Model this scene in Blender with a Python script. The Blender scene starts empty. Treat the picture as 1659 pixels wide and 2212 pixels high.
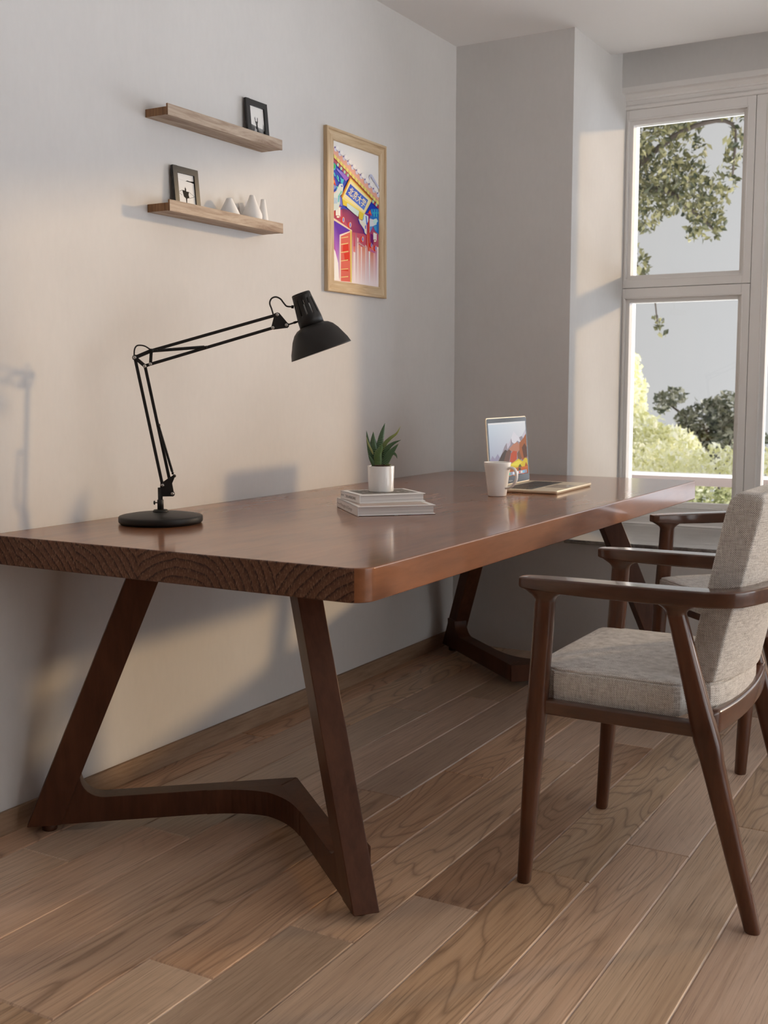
import bpy, bmesh, math, random
from mathutils import Vector, Matrix
C = bpy.context.scene.collection
V = Vector
PI = math.pi

# ------------------------------------------------------------------ helpers
class MB:
    """collects faces and links them as ONE mesh object"""
    def __init__(s): s.v=[]; s.f=[]; s.m=[]; s.c=[]; s.sm=[]
    def add(s, verts, faces, mi=0, col=None, smooth=False, mat=None):
        b=len(s.v)
        s.v += [tuple(mat @ V(p)) if mat else tuple(p) for p in verts]
        for k,fc in enumerate(faces):
            s.f.append([b+i for i in fc]); s.m.append(mi); s.sm.append(smooth)
            s.c.append(col)
    def box(s, a, b, mi=0, mat=None, col=None):
        x0,y0,z0=a; x1,y1,z1=b
        vs=[(x0,y0,z0),(x1,y0,z0),(x1,y1,z0),(x0,y1,z0),(x0,y0,z1),(x1,y0,z1),(x1,y1,z1),(x0,y1,z1)]
        s.add(vs,[(0,3,2,1),(4,5,6,7),(0,1,5,4),(1,2,6,5),(2,3,7,6),(3,0,4,7)],mi,col,mat=mat)
    def prism(s, poly, d, mi=0, origin=(0,0,0), ux=(1,0,0), uy=(0,1,0), col=None, mat=None, smooth=False):
        """poly in (ux,uy), extruded by vector d"""
        o=V(origin); ux=V(ux); uy=V(uy); d=V(d); n=len(poly)
        bot=[o+ux*p[0]+uy*p[1] for p in poly]; top=[p+d for p in bot]
        flip = ux.cross(uy).dot(d) < 0
        area=sum(poly[i][0]*poly[(i+1)%n][1]-poly[(i+1)%n][0]*poly[i][1] for i in range(n))
        if area<0: flip=not flip
        fs=[tuple(range(n))[::-1], tuple(range(n,2*n))]+[(i,(i+1)%n,n+(i+1)%n,n+i) for i in range(n)]
        if flip: fs=[tuple(reversed(q)) for q in fs]
        b=len(s.v); s.add(bot+top,fs,mi,col,mat=mat)
        if smooth:
            for k in range(len(s.sm)-n,len(s.sm)): s.sm[k]=True
    def loft(s, rings, cap=True, mi=0, smooth=True, closed=False, mat=None):
        n=len(rings[0]); vs=[p for r in rings for p in r]; fs=[]
        R=len(rings)
        for j in range(R if closed else R-1):
            j2=(j+1)%R
            for i in range(n):
                fs.append((j*n+i,j*n+(i+1)%n,j2*n+(i+1)%n,j2*n+i))
        s.add(vs,fs,mi,None,smooth,mat)
        if cap and not closed:
            s.add(rings[0],[tuple(range(n))[::-1]],mi,mat=mat); s.add(rings[-1],[tuple(range(n))],mi,mat=mat)
    def lathe(s, prof, n=40, center=(0,0,0), axis=None, mi=0, smooth=True, cap=False):
        """prof: list of (radius, height) along z or given axis"""
        c=V(center)
        M=Matrix.Identity(3) if axis is None else V((0,0,1)).rotation_difference(V(axis).normalized()).to_matrix()
        rings=[[c+M@V((r*math.cos(2*PI*i/n),r*math.sin(2*PI*i/n),h)) for i in range(n)] for r,h in prof]
        s.loft(rings,cap=cap,mi=mi,smooth=smooth)
    def tube(s, pts, r, n=10, mi=0, cap=True, smooth=True):
        pts=[V(p) for p in pts]; rs=r if isinstance(r,(list,tuple)) else [r]*len(pts)
        rings=[]; up=None
        for i,p in enumerate(pts):
            t=(pts[min(i+1,len(pts)-1)]-pts[max(i-1,0)]).normalized()
            if up is None:
                up=t.orthogonal().normalized()
            up=(up-t*up.dot(t)).normalized(); w=t.cross(up)
            rings.append([p+(up*math.cos(2*PI*k/n)+w*math.sin(2*PI*k/n))*rs[i] for k in range(n)])
        s.loft(rings,cap=cap,mi=mi,smooth=smooth)
    def build(s, name, mats, parent=None, bevel=0, wn=0, sharp=0, seg=2, angle=40, autosmooth=False, loc=None, merge=False):
        me=bpy.data.meshes.new(name)
        me.from_pydata([tuple(p) for p in s.v],[],s.f)
        if not isinstance(mats,(list,tuple)): mats=[mats]
        for m in mats: me.materials.append(m)
        for p,mi,sm in zip(me.polygons,s.m,s.sm): p.material_index=mi; p.use_smooth=sm
        if any(c is not None for c in s.c):
            at=me.color_attributes.new('Col','FLOAT_COLOR','CORNER')
            for p,c in zip(me.polygons,s.c):
                if c is None: c=(1,1,1)
                for k,li in enumerate(p.loop_indices):
                    cc=c[k] if isinstance(c[0],(list,tuple)) else c
                    at.data[li].color=(cc[0],cc[1],cc[2],1)
        if merge:
            bm=bmesh.new(); bm.from_mesh(me); bmesh.ops.remove_doubles(bm,verts=bm.verts,dist=1e-5)
            bmesh.ops.recalc_face_normals(bm,faces=bm.faces); bm.to_mesh(me); bm.free()
        me.update()
        o=bpy.data.objects.new(name,me); C.objects.link(o)
        if parent: o.parent=parent
        if loc: o.location=loc
        if bevel:
            b=o.modifiers.new('edge','BEVEL'); b.width=bevel; b.segments=seg; b.limit_method='ANGLE'; b.angle_limit=math.radians(angle); b.harden_normals=False
            for p in me.polygons: p.use_smooth=True
            w=o.modifiers.new('wn','WEIGHTED_NORMAL'); w.keep_sharp=True; w.weight=80
        if sharp: me.set_sharp_from_angle(angle=math.radians(sharp))
        if wn:
            w=o.modifiers.new('wn','WEIGHTED_NORMAL'); w.weight=wn; w.keep_sharp=False
        return o

def thing(name,label,cat,loc=(0,0,0),rotz=0,group=None):
    o=bpy.data.objects.new(name,None); C.objects.link(o); o.empty_display_size=.05
    o.location=loc; o.rotation_euler=(0,0,rotz); o['label']=label; o['category']=cat
    if group: o['group']=group
    return o
def tag(o,label,cat,group=None):
    o['label']=label; o['category']=cat
    if group: o['group']=group
    return o
def struct(o): o['kind']='structure'; return o
def dup(root,loc,rotz,label,group=None):
    r=root.copy(); C.objects.link(r); r.location=loc; r.rotation_euler=(0,0,rotz); r['label']=label
    if group: r['group']=group
    for ch in list(root.children):
        c=ch.copy(); C.objects.link(c); c.parent=r
        for g in list(ch.children):
            d=g.copy(); C.objects.link(d); d.parent=c
    return r
def rrect(w,h,r,n=5,cx=0,cy=0):
    """rounded rectangle outline, ccw"""
    pts=[]
    for (sx,sy,a0) in ((1,1,0),(-1,1,PI/2),(-1,-1,PI),(1,-1,3*PI/2)):
        for k in range(n+1):
            a=a0+PI/2*k/n
            pts.append((cx+sx*(w/2-r)+r*math.cos(a), cy+sy*(h/2-r)+r*math.sin(a)))
    return pts
def lin(c): c=c/255; return c/12.92 if c<=.04045 else ((c+.055)/1.055)**2.4
def rgb(r,g,b): return (lin(r),lin(g),lin(b))
def smoothpath(pts,n=8):
    """Catmull-Rom through pts"""
    P=[V(p) for p in pts]; P=[2*P[0]-P[1]]+P+[2*P[-1]-P[-2]]; out=[]
    for i in range(1,len(P)-2):
        for k in range(n):
            t=k/n; a,b,c,d=P[i-1:i+3]
            out.append(.5*((2*b)+(c-a)*t+(2*a-5*b+4*c-d)*t*t+(3*b-a-3*c+d)*t**3))
    out.append(P[-2]); return out

# ------------------------------------------------------------------ materials
class NT:
    def __init__(s,name):
        s.mat=bpy.data.materials.new(name); s.mat.use_nodes=True; s.t=s.mat.node_tree; s.n=s.t.nodes; s.l=s.t.links
        s.b=s.n['Principled BSDF']
    def node(s,ty,**kw):
        nd=s.n.new(ty)
        for k,v in kw.items():
            if k.startswith('i_'): nd.inputs[k[2:].replace('_',' ')].default_value=v
            else: setattr(nd,k,v)
        return nd
    def link(s,a,b): s.l.new(a,b)
    def math(s,op,a,b=None,c=None):
        nd=s.n.new('ShaderNodeMath'); nd.operation=op
        for i,x in enumerate((a,b,c)):
            if x is None: continue
            if isinstance(x,(int,float)): nd.inputs[i].default_value=x
            else: s.link(x,nd.inputs[i])
        return nd.outputs[0]
    def coord(s,kind='Object',scale=(1,1,1),rot=(0,0,0),loc=(0,0,0)):
        tc=s.n.new('ShaderNodeTexCoord'); mp=s.n.new('ShaderNodeMapping')
        mp.inputs['Scale'].default_value=scale; mp.inputs['Rotation'].default_value=rot; mp.inputs['Location'].default_value=loc
        s.link(tc.outputs[kind],mp.inputs[0]); return mp.outputs[0]
    def noise(s,vec,scale=5,detail=4,rough=.55,dist=0):
        nd=s.node('ShaderNodeTexNoise'); nd.inputs['Scale'].default_value=scale; nd.inputs['Detail'].default_value=detail
        nd.inputs['Roughness'].default_value=rough; nd.inputs['Distortion'].default_value=dist; s.link(vec,nd.inputs['Vector']); return nd.outputs[0]
    def ramp(s,fac,stops):
        nd=s.n.new('ShaderNodeValToRGB'); el=nd.color_ramp.elements
        el[0].position=stops[0][0]; el[0].color=(*stops[0][1],1); el[1].position=stops[-1][0]; el[1].color=(*stops[-1][1],1)
        for p,c in stops[1:-1]:
            e=el.new(p); e.color=(*c,1)
        s.link(fac,nd.inputs[0]); return nd.outputs[0]
    def mix(s,fac,a,b,mode='MIX'):
        nd=s.n.new('ShaderNodeMix'); nd.data_type='RGBA'; nd.blend_type=mode
        for sock,x in ((nd.inputs[0],fac),(nd.inputs[6],a),(nd.inputs[7],b)):
            if isinstance(x,(int,float)): sock.default_value=x
            elif isinstance(x,tuple): sock.default_value=(*x,1)
            else: s.link(x,sock)
        return nd.outputs[2]
    def bump(s,h,strength=.2,dist=.002):
        nd=s.n.new('ShaderNodeBump'); nd.inputs['Strength'].default_value=strength; nd.inputs['Distance'].default_value=dist
        s.link(h,nd.inputs['Height']); s.link(nd.outputs[0],s.b.inputs['Normal']); return nd
    def set(s,**kw):
        for k,v in kw.items():
            k=k.replace('_',' ')
            sock=s.b.inputs[k]
            if isinstance(v,(int,float)): sock.default_value=v
            elif isinstance(v,tuple): sock.default_value=(*v,1) if len(v)==3 else v
            else: s.link(v,sock)
        return s

def plain(name,col,rough=.5,metal=0,coat=0,spec=.5):
    t=NT(name); t.set(Base_Color=col,Roughness=rough,Metallic=metal); t.b.inputs['Coat Weight'].default_value=coat
    t.b.inputs['Specular IOR Level'].default_value=spec
    return t.mat
M={}
# painted plaster
def plaster(name,col,var=.05):
    t=NT(name); co=t.coord('Object'); cg=t.coord('Object',scale=(1,1,.35))
    n1=t.noise(co,2.2,5,.6); n2=t.noise(cg,60,3,.6)
    f=t.math('ADD',t.math('MULTIPLY',n1,.75),t.math('MULTIPLY',n2,.25))
    c=t.ramp(f,[(.3,tuple(x*(1-var) for x in col)),(.7,tuple(min(1,x*(1+var)) for x in col))])
    t.set(Base_Color=c,Roughness=.85); t.b.inputs['Specular IOR Level'].default_value=.25
    t.bump(n2,.08,.001); return t.mat
M['wall']=plaster('wall paint',(.66,.65,.64))
M['ceiling']=plaster('ceiling paint',(.86,.85,.84),.01)
M['trim']=plain('window paint',(.80,.785,.77),.45)
# stained wood, grain along an axis of the object
def stained(name,axis='Y',dark=(.05,.019,.010),mid=(.105,.040,.019),light=(.155,.062,.028),cior=1.4,coat=.6,rough=.35,crough=.12,ks=1.0,blotch=1.0,bmp=.04):
    t=NT(name); s={'X':(1,9,9),'Y':(9,1,9),'Z':(9,9,1)}[axis]
    co=t.coord('Object',scale=tuple(a*ks for a in s)); c2=t.coord('Object',scale=tuple((a*.25+1)*ks for a in s))
    g=t.noise(co,9,6,.62,.3); b=t.noise(c2,3.2,3,.5,.6)
    f=t.math('ADD',t.math('MULTIPLY',g,.42),t.math('MULTIPLY',b,.58*blotch))
    c=t.ramp(f,[(.30,dark),(.5,mid),(.70,light)])
    t.set(Base_Color=c,Roughness=rough); t.b.inputs['Coat Weight'].default_value=coat; t.b.inputs['Coat Roughness'].default_value=crough; t.b.inputs['Coat IOR'].default_value=cior; t.b.inputs['Specular IOR Level'].default_value=.15
    
    if bmp: t.bump(g,bmp,.001)
    return t.mat
M['top']=stained('table top wood','Y',(.165,.062,.026),(.245,.094,.040),(.300,.120,.053),coat=.8,rough=.45,crough=.12,ks=.6,cior=1.48,bmp=0)
M['leg']=stained('table leg wood','Z',(.045,.017,.009),(.078,.030,.016),(.108,.043,.022),coat=.3,rough=.42,crough=.25,cior=1.2)
M['chair']=stained('chair wood vertical','Z',(.052,.018,.009),(.088,.031,.015),(.125,.046,.022),cior=1.38,coat=1,rough=.35,crough=.12)
M['chairx']=stained('chair wood lengthwise','X',(.048,.017,.008),(.080,.029,.014),(.112,.043,.021),cior=1.6,coat=1,rough=.35,crough=.10)
M['chairy']=stained('chair wood crosswise','Y',(.052,.018,.009),(.088,.031,.015),(.125,.046,.022),cior=1.38,coat=1,rough=.35,crough=.12)
# end grain: glued boards with growth rings
def endgrain():
    t=NT('table end grain'); co=t.coord('Object'); sep=t.node('ShaderNodeSeparateXYZ'); t.link(co,sep.inputs[0])
    x,z=sep.outputs[0],sep.outputs[2]
    bi=t.math('FLOOR',t.math('DIVIDE',t.math('ADD',x,.055),.185))
    cx=t.math('SUBTRACT',t.math('MULTIPLY',t.math('ADD',bi,.5),.185),.055)
    wn=t.node('ShaderNodeTexWhiteNoise',noise_dimensions='1D'); t.link(bi,wn.inputs['W'])
    wn2=t.node('ShaderNodeTexWhiteNoise',noise_dimensions='1D'); t.link(t.math('ADD',bi,17.3),wn2.inputs['W'])
    dx=t.math('SUBTRACT',x,t.math('ADD',cx,t.math('MULTIPLY',t.math('SUBTRACT',wn.outputs[0],.5),.42)))
    dz=t.math('SUBTRACT',z,t.math('ADD',.56,t.math('MULTIPLY',wn2.outputs[0],.08)))
    r=t.math('SQRT',t.math('ADD',t.math('MULTIPLY',dx,dx),t.math('MULTIPLY',t.math('MULTIPLY',dz,dz),1.2)))
    ns=t.noise(co,14,4,.6); r2=t.math('ADD',r,t.math('MULTIPLY',t.math('SUBTRACT',ns,.5),.02))
    w=t.math('FRACT',t.math('MULTIPLY',r2,52)); w=t.math('POWER',w,1.6)
    fl=t.noise(t.coord('Object',scale=(3.2,1,1),rot=(0,.35,0)),130,2,.7)
    fl=t.math('MULTIPLY',t.math('MAXIMUM',t.math('SUBTRACT',fl,.52),0),2.6)
    c=t.ramp(w,[(.0,(.155,.068,.040)),(.5,(.115,.048,.028)),(.88,(.026,.010,.006)),(1,(.09,.038,.022))])
    c=t.mix(fl,c,(.46,.27,.16)); bl=t.noise(co,6,2,.5)
    c=t.mix(t.math('MULTIPLY',bl,.35),c,(.040,.016,.010))
    t.set(Base_Color=c,Roughness=.42); t.b.inputs['Coat Weight'].default_value=.0; t.b.inputs['Specular IOR Level'].default_value=.2
    t.bump(fl,.25,.001); return t.mat
M['end']=endgrain()
# woven linen
def fabric():
    t=NT('woven linen'); co=t.coord('Object'); sep=t.node('ShaderNodeSeparateXYZ'); t.link(co,sep.inputs[0])
    wob=t.noise(co,70,2,.5); w=t.math('MULTIPLY',t.math('SUBTRACT',wob,.5),1.6)
    k=2*PI/.0040
    sx=t.math('SINE',t.math('ADD',t.math('MULTIPLY',sep.outputs[0],k),w))
    sy=t.math('SINE',t.math('ADD',t.math('MULTIPLY',sep.outputs[1],k),w))
    sz=t.math('SINE',t.math('ADD',t.math('MULTIPLY',sep.outputs[2],k),w))
    ge=t.node('ShaderNodeNewGeometry'); gs=t.node('ShaderNodeSeparateXYZ'); 
    tco=t.n.new('ShaderNodeTexCoord'); t.link(tco.outputs['Normal'],gs.inputs[0])
    ax,ay,az=[t.math('POWER',t.math('ABSOLUTE',gs.outputs[i]),4) for i in range(3)]
    s_=t.math('ADD',t.math('ADD',t.math('MULTIPLY',ax,t.math('MULTIPLY',sy,sz)),t.math('MULTIPLY',ay,t.math('MULTIPLY',sx,sz))),t.math('MULTIPLY',az,t.math('MULTIPLY',sx,sy)))
    thx=t.noise(t.coord('Object',scale=(1,1,14)),45,3,.6); thz=t.noise(t.coord('Object',scale=(14,14,1)),45,3,.6)
    f=t.math('ADD',t.math('MULTIPLY',s_,.80),t.math('ADD',t.math('MULTIPLY',t.math('SUBTRACT',thx,.5),1.1),t.math('MULTIPLY',t.math('SUBTRACT',thz,.5),1.1)))
    f=t.math('ADD',f,.5)
    c=t.ramp(f,[(.0,(.12,.10,.09)),(.42,(.56,.53,.495)),(.85,(.95,.93,.90))])
    t.set(Base_Color=c,Roughness=.95); t.b.inputs['Specular IOR Level'].default_value=.15
    t.b.inputs['Sheen Weight'].default_value=.25; t.b.inputs['Sheen Roughness'].default_value=.5
    t.bump(s_,.5,.0006); return t.mat
M['fabric']=fabric()
# oak floor boards, one random value per board in the colour attribute
def oak(name,gain=1.25,attr=True):
    t=NT(name)
    co=t.coord('Object')
    if attr:
        at=t.node('ShaderNodeAttribute',attribute_name='Col'); sp=t.node('ShaderNodeSeparateColor'); t.link(at.outputs['Color'],sp.inputs[0])
        r1,r2,r3=sp.outputs[0],sp.outputs[1],sp.outputs[2]
        cb=t.node('ShaderNodeCombineXYZ'); t.link(t.math('MULTIPLY',r1,7),cb.inputs[0]); t.link(t.math('MULTIPLY',r2,31),cb.inputs[1]); t.link(t.math('MULTIPLY',r3,13),cb.inputs[2])
        va=t.node('ShaderNodeVectorMath',operation='ADD'); t.link(co,va.inputs[0]); t.link(cb.outputs[0],va.inputs[1]); co=va.outputs[0]
    else: r1=r2=r3=.5
    def mp(vec,sc):
        m=t.n.new('ShaderNodeMapping'); m.inputs['Scale'].default_value=sc; t.link(vec,m.inputs[0]); return m.outputs[0]
    # cathedral figure: contour lines of a stretched noise
    fig=t.noise(mp(co,(6.5,1.0,1)),1.0,1.5,.4,.5)
    lines=t.math('FRACT',t.math('MULTIPLY',t.math('ADD',fig,t.math('MULTIPLY',t.noise(mp(co,(30,8,1)),1.5,2,.5),.012)),17))
    lines=t.math('POWER',t.math('ABSOLUTE',t.math('SUBTRACT',t.math('MULTIPLY',lines,2),1)),5)
    pores=t.noise(mp(co,(430,5.5,1)),1.0,3,.65); fine=t.noise(mp(co,(110,1.6,1)),1.0,5,.65); big=t.noise(mp(co,(4,.9,1)),1.0,2,.5)
    f=t.math('ADD',t.math('MULTIPLY',fine,.5),t.math('MULTIPLY',big,.5))
    g=gain*1.0
    c=t.ramp(f,[(.32,(.32*g,.205*g,.130*g)),(.5,(.44*g,.30*g,.20*g)),(.68,(.55*g,.405*g,.29*g))])
    fs_=t.math('MULTIPLY',t.math('MINIMUM',t.math('MULTIPLY',t.math('MAXIMUM',t.math('SUBTRACT',r3,.45),0),6),1),.5) if attr else 0.0
    c=t.mix(t.math('MULTIPLY',lines,t.math('ADD',fs_,.10) if attr else 0.0),c,(.13*g,.078*g,.05*g))
    p=t.math('MULTIPLY',t.math('MAXIMUM',t.math('SUBTRACT',pores,.54),0),4.0)
    c=t.mix(t.math('MINIMUM',p,.8),c,(.10*g,.058*g,.035*g))
    if attr:
        hs=t.node('ShaderNodeHueSaturation'); t.link(c,hs.inputs['Color'])
        t.link(t.math('ADD',.80,t.math('MULTIPLY',r2,.38)),hs.inputs['Value']); t.link(t.math('ADD',.82,t.math('MULTIPLY',r3,.3)),hs.inputs['Saturation']); t.link(t.math('ADD',.493,t.math('MULTIPLY',r1,.012)),hs.inputs['Hue'])
        c=hs.outputs[0]
    t.set(Base_Color=c,Roughness=.42); t.b.inputs['Specular IOR Level'].default_value=.5
    t.b.inputs['Coat Weight'].default_value=.35; t.b.inputs['Coat Roughness'].default_value=.22
    t.bump(t.math('ADD',pores,t.math('MULTIPLY',fine,.6)),.10,.0008); return t.mat
M['oak']=oak('oak boards'); M['oaktrim']=None
def rustic(name,axis,cols,coarse=1.0):
    t=NT(name); s={'Y':(14,1,14),'X':(1,14,14),'Z':(14,14,1)}[axis]
    co=t.coord('Object',scale=s); g=t.noise(co,6*coarse,6,.7,.8); b=t.noise(t.coord('Object',scale=tuple(q*.5+.5 for q in s)),3,3,.6,1.2)
    f=t.math('ADD',t.math('MULTIPLY',g,.6),t.math('MULTIPLY',b,.4))
    c=t.ramp(f,[(.33,cols[0]),(.5,cols[1]),(.66,cols[2])]); t.set(Base_Color=c,Roughness=.75); t.bump(g,.25,.001); return t.mat
M['oaktrim']=rustic('oak trim','Y',((.22,.14,.085),(.32,.21,.135),(.40,.28,.19)))
M['shelf']=rustic('weathered pine','Y',((.20,.115,.075),(.42,.32,.24),(.60,.50,.40)))
M['shelfend']=rustic('shelf end wood','Z',((.10,.045,.02),(.23,.115,.05),(.33,.18,.085)))
M['ash']=rustic('pale ash frame','Y',((.42,.27,.14),(.60,.45,.28),(.72,.60,.42)))
M['ashz']=rustic('pale ash frame upright','Z',((.42,.27,.14),(.60,.45,.28),(.72,.60,.42)))
M['blackframe']=plain('black frame',(.018,.017,.016),.45)
M['lamp']=plain('matt black metal',(.014,.012,.011),.48,spec=.35)
M['lampin']=plain('white enamel',(.75,.74,.72),.5)
M['steel']=plain('steel screw',(.55,.53,.51),.3,1.0)
M['ceramic']=plain('glazed ceramic',(.86,.85,.84),.08,coat=.3)
M['mug']=plain('stoneware',(.86,.84,.815),.38)
M['vase']=plain('white clay',(.84,.83,.82),.6)
M['paper']=plain('book cover paper',(.88,.87,.86),.35,spec=.3)
M['ink']=plain('printed ink',(.06,.06,.06),.6); M['inkgrey']=plain('grey printed ink',(.30,.27,.26),.6)
def pages():
    t=NT('page block'); co=t.coord('Object',scale=(1,1,1)); sep=t.node('ShaderNodeSeparateXYZ'); t.link(co,sep.inputs[0])
    n=t.noise(t.coord('Object',scale=(2,2,900)),1,2,.5); c=t.ramp(n,[(.35,(.55,.53,.52)),(.65,(.86,.84,.83))]); t.set(Base_Color=c,Roughness=.9); return t.mat
M['pages']=pages()
def attrmat(name,rough=.6,emit=0,coat=0,dark=1):
    t=NT(name); a=t.node('ShaderNodeAttribute',attribute_name='Col'); t.set(Base_Color=t.mix(dark,(0,0,0),a.outputs['Color']) if dark<1 else a.outputs['Color'],Roughness=rough)
    if emit: t.link(a.outputs['Color'],t.b.inputs['Emission Color']); t.b.inputs['Emission Strength'].default_value=emit
    t.b.inputs['Coat Weight'].default_value=coat; t.b.inputs['Specular IOR Level'].default_value=.08; return t.mat
M['print']=attrmat('printed picture',.5); M['screen']=attrmat('display',.5,.72,dark=.06)
M['gold']=plain('anodised gold aluminium',(.80,.70,.54),.38,.25)
M['blackglass']=plain('black glass bezel',(.02,.02,.02),.2,spec=.25)
M['key']=plain('black keys',(.012,.012,.013),.5)
def stone():
    t=NT('grey marble'); co=t.coord('Object',scale=(1,2.2,1)); n=t.noise(co,5,8,.7,1.5); v=t.noise(co,16,5,.7,2.5)
    f=t.math('ADD',t.math('MULTIPLY',n,.6),t.math('MULTIPLY',v,.4))
    c=t.ramp(f,[(.32,(.07,.065,.06)),(.5,(.20,.185,.175)),(.64,(.46,.45,.43))]); t.set(Base_Color=c,Roughness=.22); t.b.inputs['Coat Weight'].default_value=.5; return t.mat
M['stone']=stone()
def glass():
    t=NT('window glass'); t.n.remove(t.b); out=[n for n in t.n if n.type=='OUTPUT_MATERIAL'][0]
    tr=t.node('ShaderNodeBsdfTransparent'); gl=t.node('ShaderNodeBsdfGlossy'); gl.inputs['Roughness'].default_value=.0
    mx=t.node('ShaderNodeMixShader'); lw=t.node('ShaderNodeFresnel'); lw.inputs['IOR'].default_value=1.35
    t.link(lw.outputs[0],mx.inputs[0]); t.link(tr.outputs[0],mx.inputs[1]); t.link(gl.outputs[0],mx.inputs[2]); t.link(mx.outputs[0],out.inputs[0])
    return t.mat
M['glass']=glass()
def leaf(name,cols,trans=.4):
    t=NT(name); oi=t.node('ShaderNodeNewGeometry'); c=t.ramp(oi.outputs['Random Per Island'],[(0,cols[0]),(.5,cols[1]),(1,cols[2])])
    t.set(Base_Color=c,Roughness=.5); t.b.inputs['Subsurface Weight'].default_value=0
    out=[n for n in t.n if n.type=='OUTPUT_MATERIAL'][0]; tl=t.node('ShaderNodeBsdfTranslucent'); t.link(c,tl.inputs[0]); mx=t.node('ShaderNodeMixShader'); mx.inputs[0].default_value=trans
    t.link(t.b.outputs[0],mx.inputs[1]); t.link(tl.outputs[0],mx.inputs[2]); t.link(mx.outputs[0],out.inputs[0]); return t.mat
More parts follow.
